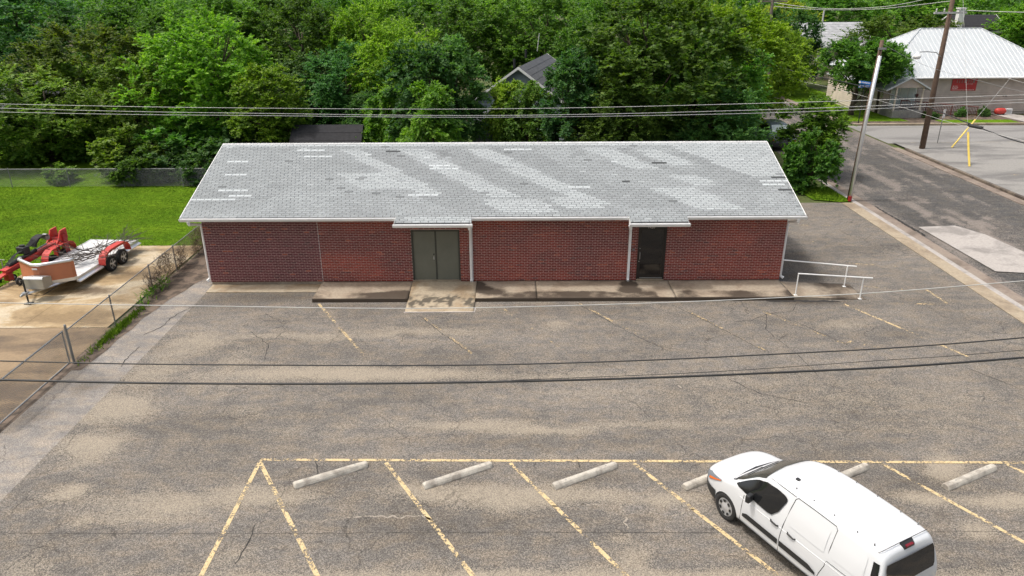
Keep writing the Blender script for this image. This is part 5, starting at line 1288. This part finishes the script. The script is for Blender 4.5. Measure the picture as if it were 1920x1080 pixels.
wire('upper of two pale wires sagging to the wooden pole top', [(21.4,64,9.56),(22.78,62,9.33),(24.51,60,9.2),(26.37,57,9.37),(27.63,55,9.7),(29.2,52.3,10.4)], .018, 'wire_grey', GW)
wire('lower of two pale wires sagging to the wooden pole top', [(21.43,64,9.28),(22.8,62,9.17),(24.53,60,9.12),(26.39,57,9.26),(27.66,55,9.5),(29.25,52.3,9.9)], .018, 'wire_grey', GW)
wire('pale wire leaving the crossarm to the right', [(30.3,52.2,9.3),(32.7,50,9.25),(36,47.5,9.3)], .02, 'wire_grey', GW)
wire('grey service wire falling from the wooden pole to the right', [(29.3,52,6.77),(29.27,50,6.43),(29.32,47,6.01),(29.78,44,5.63),(30.5,40,5.5)], .009, 'wire_grey', GW)
wire('grey wire from the leaning pole top down over the metal roof', [(18.75,39.1,8.2),(21.13,41,7.36),(23.95,43,6.51),(27.61,44,5.64),(30.6,45,4.98),(36,46,4)], .008, 'wire_grey', GW)
sp = thing('splice_case', 'black splice case hanging on the street cable at the right edge', 'splice case', (24.17, 38.6, 4.08), R(96))
m = MB(); m.tube([(-.55, 0, .05), (-.4, 0, .02), (.4, 0, -.02), (.55, 0, -.04)], [.03, .085, .085, .03], 10); m.build('case', MT['wire_black'], sp)
for x in (-.5, .5): m = MB(); m.box(x-.03, x+.03, -.05, .05, -.05, .1); m.build('clamp', MT['wire_black'], sp)

# ================================================================== trees
def crown_arrays(seed, Rr, Hh, hb, nclump, sprays, leaves, lL, lW, droop, lob=.28, rc0=(.8, 1.35), inner=.25, up=.35):
    g = np.random.default_rng(seed); cz = (Hh+hb)/2; az = (Hh-hb)/2
    d = g.normal(size=(nclump, 3)); d /= np.linalg.norm(d, axis=1)[:, None]
    ph = g.uniform(0, 6.28, 6); th = np.arctan2(d[:, 1], d[:, 0])
    lobe = 1+lob*(np.sin(2*th+ph[0])*.5+np.sin(3*th+ph[1]+2*d[:, 2])*.5+np.sin(5*th+ph[2]+3*d[:, 2])*.35)
    rad = np.where(g.random(nclump) < inner, g.uniform(.25, .7, nclump), g.uniform(.78, 1.02, nclump))
    shape = np.where(d[:, 2] < 0, 1-.25*(-d[:, 2]), 1.0)
    C = np.stack([d[:, 0]*rad*lobe*Rr*shape, d[:, 1]*rad*lobe*Rr*shape, cz+d[:, 2]*rad*az*(.9+.2*(lobe-1))], 1)
    rc = g.uniform(*rc0, nclump)
    # sprays
    S = nclump*sprays; ci = np.repeat(np.arange(nclump), sprays)
    out = C[ci]-np.array([0, 0, cz-.3*az]); out /= np.linalg.norm(out, axis=1)[:, None]+1e-6
    rd = g.normal(size=(S, 3)); rd /= np.linalg.norm(rd, axis=1)[:, None]
    sd = out*.55+rd*.95+np.array([0, 0, up]); sd /= np.linalg.norm(sd, axis=1)[:, None]
    so = C[ci]+g.normal(size=(S, 3))*.22*rc[ci][:, None]; sl = rc[ci]*g.uniform(.55, 1.15, S)
    # leaves
    N = S*leaves; si = np.repeat(np.arange(S), leaves); t = np.tile(np.linspace(.12, 1, leaves), S)+g.uniform(-.05, .05, N)
    D = sd[si]; P = so[si]+D*(sl[si]*t)[:, None]; P[:, 2] -= droop*sl[si]*t*t
    side = np.cross(D, [0, 0, 1.0]); side /= np.linalg.norm(side, axis=1)[:, None]+1e-6
    sg = np.where(np.tile(np.arange(leaves) % 2, S) == 0, 1, -1)
    ld = side*sg[:, None]*.85+D*.55+g.normal(size=(N, 3))*.33; ld[:, 2] -= droop*.6; ld /= np.linalg.norm(ld, axis=1)[:, None]
    nn = np.array([0, 0, 1.0])+g.normal(size=(N, 3))*.55+out[si]*.25
    wv = np.cross(ld, nn); wv /= np.linalg.norm(wv, axis=1)[:, None]+1e-6
    k = g.uniform(.65, 1.25, N); L = (lL*k)[:, None]; W = (lW*k)[:, None]
    V = np.stack([P, P+ld*L*.45+wv*W, P+ld*L, P+ld*L*.45-wv*W], 1).reshape(-1, 3)
    F = np.arange(N*4).reshape(-1, 4)
    return V, F, C
def trunk_mesh(seed, C, Rr, Hh, hb, r0, nl=12, ntw=0):
    rr = random.Random(seed); m = MB(); top = Hh*.72
    tp = [Vector((0, 0, -.2))]
    for k in range(1, 7): tp.append(Vector((tp[-1].x+rr.uniform(-.12, .12), tp[-1].y+rr.uniform(-.12, .12), top*k/6)))
    m.tube(tp, [r0*1.25, r0, r0*.85, r0*.7, r0*.55, r0*.4, r0*.2], 8)
    idx = rr.sample(range(len(C)), min(nl, len(C)))
    for i in idx:
        c = Vector(C[i]); k = rr.uniform(.3, .8)*min(1, c.z/top); b = tp[0].lerp(tp[-1], max(.2, k*.8)); b = tp[max(1, min(5, int(k*6)))]
        mid = b.lerp(c, .5)+Vector((0, 0, .35)); m.tube([b, mid, c], [r0*.42, r0*.26, r0*.07], 6, False)
        for q in range(2):
            e = c+Vector((rr.uniform(-1, 1), rr.uniform(-1, 1), rr.uniform(-.2, 1)))*.9; m.tube([mid, mid.lerp(e, .6), e], [r0*.16, r0*.1, r0*.03], 5, False)
    ends = [Vector(C[i]) for i in idx]
    for i in range(ntw):                              # bare twigs standing out of the crown
        c = rr.choice(ends); d = Vector((c.x, c.y, .6*(c.z-hb))).normalized()
        m.tube([c, c+d*.5+Vector((0, 0, .2)), c+d*rr.uniform(.9, 1.5)+Vector((rr.uniform(-.3, .3), rr.uniform(-.3, .3), .3))], [.03, .02, .008], 4, False)
    return m
VAR = []
def variant(seed, Rr, Hh, hb, ncl, spr, lv, lL=.205, lW=.07, droop=.25, r0=.2, ntw=0, tm='bark', **k):
    V, F, C = crown_arrays(seed, Rr, Hh, hb, ncl, spr, lv, lL, lW, droop, **k)
    co = mesh_np('crown', V, F, LEAF[0]); me = co.data; bpy.data.objects.remove(co)
    to = trunk_mesh(seed, C, Rr, Hh, hb, r0, ntw=ntw).build('trunk', MT[tm], smooth=True); tmh = to.data; bpy.data.objects.remove(to)
    VAR.append((me, tmh, Rr, Hh))
variant(1, 4.5, 10, .5, 150, 18, 26)                                  # 0 broad
variant(2, 4.5, 10, .4, 155, 18, 26, lob=.35)                         # 1 broad, lobed
variant(3, 2.6, 8.5, .2, 95, 17, 24, rc0=(.6, 1.0))                   # 2 upright
variant(4, 2.0, 6.5, .4, 60, 14, 22, droop=.75, lL=.30, lW=.065, rc0=(.6, 1.05), up=.15)   # 3 drooping
variant(5, 4.6, 9, .1, 140, 17, 25, lob=.35, ntw=30, inner=.2)       # 4 ragged with twigs
variant(6, 2.3, 7.8, .4, 80, 15, 20, lL=.25, lW=.065, droop=.45, rc0=(.55, .95))   # 5 dense dark
variant(7, 1.6, 2.4, .05, 46, 14, 18, lL=.19, lW=.075, rc0=(.4, .65), r0=.08)      # 6 bush
variant(8, 5.0, 10.5, 1.2, 110, 13, 16, lL=.27, lW=.09, lob=.3)       # 7 coarse, for the far trees
variant(9, 3.6, 6.5, 2.5, 95, 16, 22, lob=.3, r0=.24, rc0=(.6, 1.0))    # 8 high crown over a bare trunk
def tree(name, label, x, y, h, r, var, leaf, rz, group=None, cat='tree'):
    me, tm, Rr, Hh = VAR[var]
    t_ = thing(name, label, cat, (x, y, 0), rz, group); t_.scale = (r/Rr, r/Rr, h/Hh)
    c = bpy.data.objects.new('crown', me); link(c, t_); c.material_slots[0].link = 'OBJECT'; c.material_slots[0].material = LEAF[leaf]
    tr_ = bpy.data.objects.new('trunk', tm); link(tr_, t_)
    return t_
# x, y, height, radius, variant, leaf, label
TREES = [
 (-31.3,50.0,6.4,4.7,4,3,'ragged olive tree with bare twigs at the far left'),
 (-30.6,55.0,8.4,5.0,4,3,'olive green tree with bare twigs behind the leftmost one'),
 (-25.6,51.0,6.6,3.6,4,3,'olive tree hanging over the yard bench'),
 (-31.7,66.0,9.6,5.0,0,0,'green tree with grey limbs behind the olive trees'),
 (-47.2,75.0,11.2,7.5,7,2,'dark tree in the upper left corner'),
 (-38.5,70.0,9.0,4.5,7,2,'dark tree beside the upper left corner tree'),
 (-20.0,50.5,9.3,4.4,1,1,'broad bright green tree left of the shingle roof'),
 (-26.5,70.0,10.6,5.2,0,0,'tall green tree behind the broad bright tree'),
 (-15.0,46.6,6.7,2.1,2,1,'light green upright tree above the left end of the roof'),
 (-23.0,76.0,10.6,5.0,7,0,'tall tree at the top edge left of centre'),
 (-17.7,66.0,10.2,4.9,0,0,'round mid green tree behind the light upright one'),
 (-12.3,56.5,7.0,3.3,0,2,'dark green tree behind the dark shed'),
 (-11.4,64.5,10.0,3.7,1,1,'yellow green tree top above the dark shed'),
 (-7.9,54.5,8.5,3.1,1,1,'bright green tree right of the dark shed'),
 (-5.3,44.6,8.0,2.1,5,2,'dense dark tree with long leaves behind the middle of the roof'),
 (-3.5,46.6,8.2,2.0,5,2,'dense dark tree just left of the grey house'),
 (-4.5,41.2,6.3,1.5,3,1,'light green drooping sapling in front of the dense dark tree'),
 (-7.2,46.5,5.4,1.6,3,1,'light drooping sapling right of the shed roof'),
 (-6.5,75.0,9.8,5.1,7,0,'mid green tree at the top centre'),
 (-1.0,80.0,10.2,5.4,7,0,'tall tree behind the grey house on the left'),
 (3.4,75.0,10.4,4.6,0,0,'tall tree directly behind the grey house'),
 (-.2,47.4,5.7,1.35,3,1,'thin light green sapling in front of the grey house'),
 (1.1,46.2,5.7,1.35,3,0,'drooping sapling right of the thin one by the grey house'),
 (3.5,43.6,7.6,1.7,5,2,'dark upright tree right of the grey house'),
 (8.9,47.5,10.6,5.6,1,0,'huge green tree towering over the right half of the roof'),
 (6.6,52.5,10.0,3.4,0,0,'green tree behind the left side of the huge tree'),
 (13.2,50.0,8.6,3.6,0,0,'green tree on the right flank of the huge tree'),
 (16.6,57.0,9.6,4.2,1,4,'yellow green tree by the street'),
 (13.5,63.0,10.6,4.4,0,4,'tall yellow green tree behind the huge tree'),
 (19.2,61.5,5.6,1.7,0,4,'low yellowish tree at the street edge'),
 (11.8,44.2,5.9,2.7,0,2,'dark low tree just behind the roof at the right'),
 (13.6,48.6,5.4,1.9,0,3,'olive tree near the parked suv'),
 (6.2,43.2,6.0,2.5,0,0,'low green tree behind the roof right of centre'),
 (-9.9,52.0,4.2,2.2,0,2,'low dark tree behind the shed ridge'),
 (-15.8,58.0,6.0,3.8,0,2,'dark tree filling the gap left of the shed'),
 (30.6,67.2,6.4,3.3,8,0,'green tree in front of the white roofed house'),
 (33.4,68.3,6.1,2.3,8,0,'spreading smaller tree leaning over the porch roof'),
 (28.4,80,6.6,3.0,1,1,'bright tree left of the white roofed house'),
 (22.0,86.0,8.4,3.4,0,1,'bright tree where the street meets the woods'),
 (44.5,88.0,7.6,5.6,4,3,'olive oak behind the white metal roof on the left'),
 (50.5,92.0,6.6,4.4,0,3,'low olive tree behind the white metal roof'),
 (30.5,86.0,8.4,4.0,4,2,'dark tree left of the far grey roof'),
 (36.5,104,8.8,4.6,7,4,'yellow green tree behind the far grey roof'),
 (45.3,112,9.4,5.6,7,0,'far tree behind the olive oak'),
 (57.0,112.0,9.8,6.6,7,0,'far green tree behind the white chimney'),
 (62.5,92.0,9.2,5.3,1,1,'bright green tree at the upper right corner'),
 (66.5,80.0,7.4,4.4,1,1,'bright green tree right of the white metal roof'),
]
for i, (x, y, h, r, v_, lf, lb) in enumerate(TREES):
    tree('broadleaf_tree', lb, x, y, h, r, v_, lf, i*1.9, 'trees behind the building')
tree('street_bush', 'dark bushy shrub at the right end of the building', 17.0, 41.6, 3.1, 1.45, 6, 0, .3, None, 'shrub')
tree('street_tree', 'light green small tree beside the dark shrub and street', 18.5, 44.9, 4.9, 1.75, 2, 1, 1.3)
for x, y, h, r, lb in ((41.75,65.85,.85,.42,'round green shrub at the right end of the picket railing'), (39.6,65.8,.85,.42,'green shrub in front of the middle of the picket railing'), (36.7,65.0,.7,.65,'low dark shrub beside the porch base')):
    tree('shrub', lb, x, y, h, r, 6, 2, x, 'shrubs by the white roofed house', 'shrub')
for x, y, h, r, lf, lb in ((-22.6,43.8,1.9,1.3,0,'green undergrowth at the right end of the lawn fence'), (-20.6,44.2,2.0,1.5,2,'dark undergrowth right of the lawn fence'), (-18.3,43.9,1.7,1.3,2,'low dark bush left of the roof corner'), (-16.0,44.6,1.8,1.4,0,'low green bush behind the roof corner'), (-27.5,43.9,1.0,.9,0,'small weed clump behind the lawn fence'), (-33.5,49.5,2.6,2.2,3,'low olive thicket under the leftmost tree'), (-24.0,46.2,2.8,2.2,3,'olive thicket right of the yard bench'), (-20.5,46.8,3.2,2.4,0,'green thicket under the broad bright tree'), (-17.4,46.4,2.8,2.2,2,'dark thicket left of the roof corner'), (-29.8,51.2,3.0,2.3,3,'olive thicket behind the yard bench'), (-26.4,53.0,3.4,2.6,2,'dark thicket in the middle of the back yard'), (-21.8,52.4,3.6,2.8,2,'dark thicket behind the broad bright tree')):
    tree('undergrowth', lb, x, y, h, r, 6, lf, x, 'undergrowth along the lawn fence', 'shrub')
# woods closing the view: trees one can hardly tell apart any more, one mass
g = np.random.default_rng(5); VV = []; FF = []; n0 = 0
V7, F7, _ = crown_arrays(77, 5.5, 12, .5, 90, 9, 12, .5, .2, .2)
k = 0
for yy in (120, 150, 190, 240):
    for xx in np.arange(-yy*.85, yy*.95, 9.5):
        s = g.uniform(.85, 1.2); a_ = g.uniform(0, 6.28); c_, s_ = math.cos(a_), math.sin(a_)
        if True:
            v = V7.copy(); v = np.stack([v[:, 0]*c_-v[:, 1]*s_, v[:, 0]*s_+v[:, 1]*c_, v[:, 2]], 1)*s+np.array([xx+g.uniform(-2, 2), yy+g.uniform(-8, 8), (yy-120)*.02])
            sel = g.random(len(F7)) < (.42 if yy < 180 else .22)
            f = F7[sel]; idx = f.ravel(); VV.append(v[idx]); FF.append(np.arange(len(idx)).reshape(-1, 4)+n0); n0 += len(idx)
        k += 1
wd = mesh_np('far_woods', np.concatenate(VV), np.concatenate(FF), LEAF[0]); tag(wd, 'far wooded rise closing the view behind the trees', 'woods', kind='stuff')
sheet('wooded_rise', rect(-400, 500, 260, 262), 0, MT['terrain'])
o = bpy.data.objects['wooded_rise']; bpy.data.objects.remove(o)
m = MB(); xs = np.linspace(-500, 600, 60); m.add([(x, 300, -2) for x in xs]+[(x, 420, 14+6*math.sin(x*.011)+3*math.sin(x*.031+1)) for x in xs]+[(x, 700, 10) for x in xs], [f for i in range(59) for f in ((i, i+1, 60+i+1, 60+i), (60+i, 60+i+1, 120+i+1, 120+i))])
hill = m.build('hills', plain('wooded_hill', (.03, .055, .03), .95, var=.4, scale=.08), smooth=True); hill['kind'] = 'structure'

# ================================================================== grass and vines
def blades(name, pts, hgt, wid, mat, label, cat='grass', lean=.5):
    n = len(pts); g = np.random.default_rng(len(pts)); a = g.uniform(0, 6.28, n); h = hgt*g.uniform(.5, 1.3, n)
    dx = np.stack([np.cos(a), np.sin(a), 0*a], 1)*(wid/2); ln = np.stack([g.normal(size=n)*lean, g.normal(size=n)*lean, np.ones(n)], 1)*h[:, None]
    V = np.stack([pts-dx, pts+dx, pts+ln], 1).reshape(-1, 3); o = mesh_np(name, V, np.arange(3*n).reshape(-1, 3), mat); return tag(o, label, cat, kind='stuff')
g = np.random.default_rng(8)
N = 90000; x = g.uniform(-34, -12.5, N); y = g.uniform(31.95, 42.7, N); keep = (x < -14.1) | (y > 33)
P = np.stack([x, y, 0*x+.0], 1)[keep]; blades('lawn_grass', P, .045, .04, MT['blade'], 'mown green grass of the lawn behind the driveway')
N = 9000; x = g.uniform(-27, -20.25, N); y = g.uniform(24, 32, N); blades('lawn_grass', np.stack([x, y, 0*x], 1), .07, .05, MT['blade'], 'grass left of the driveway around the log splitter')
N = 1500; y = 23.2+g.normal(size=N)*.85; x = -13.70+g.normal(size=N)*.085; blades('fence_grass', np.stack([x, y, 0*x], 1), .13, .035, MT['blade'], 'tall green grass strip along the foot of the fence')
N = 2500; x = g.uniform(16.7, 18.45, N); y = g.uniform(38.9, 41.8, N); keep = (y-38.9) > (18.2-x)*.5-.4; blades('verge_grass', np.stack([x, y, 0*x+.03], 1)[keep], .09, .05, MT['blade'], 'patch of grass beside the leaning utility pole')
N = 3600; y = g.uniform(26, 33, N); x = -13.95+g.normal(size=N)*.06; m_ = fbm(y*1.3, x*0, 3) > .42; z = g.uniform(.05, .95, N)*fbm(y*.9, z_ := x*0+3, 9)*1.6
vo = blades('dry_vine', np.stack([x, y, np.clip(z, 0, 1.05)], 1)[m_], .16, .022, plain('dry_vine', (.15, .11, .075), .9, var=.4, scale=6), 'dry brown vines tangled in the chain link fence', 'vine', 1.2)
N = 220; y = g.uniform(25, 27.5, N); x = -13.85+g.normal(size=N)*.12; blades('weeds', np.stack([x, y, g.uniform(0, .35, N)], 1), .16, .05, LEAF[0], 'green weeds at the foot of the vine covered fence', 'weeds', 1.0)
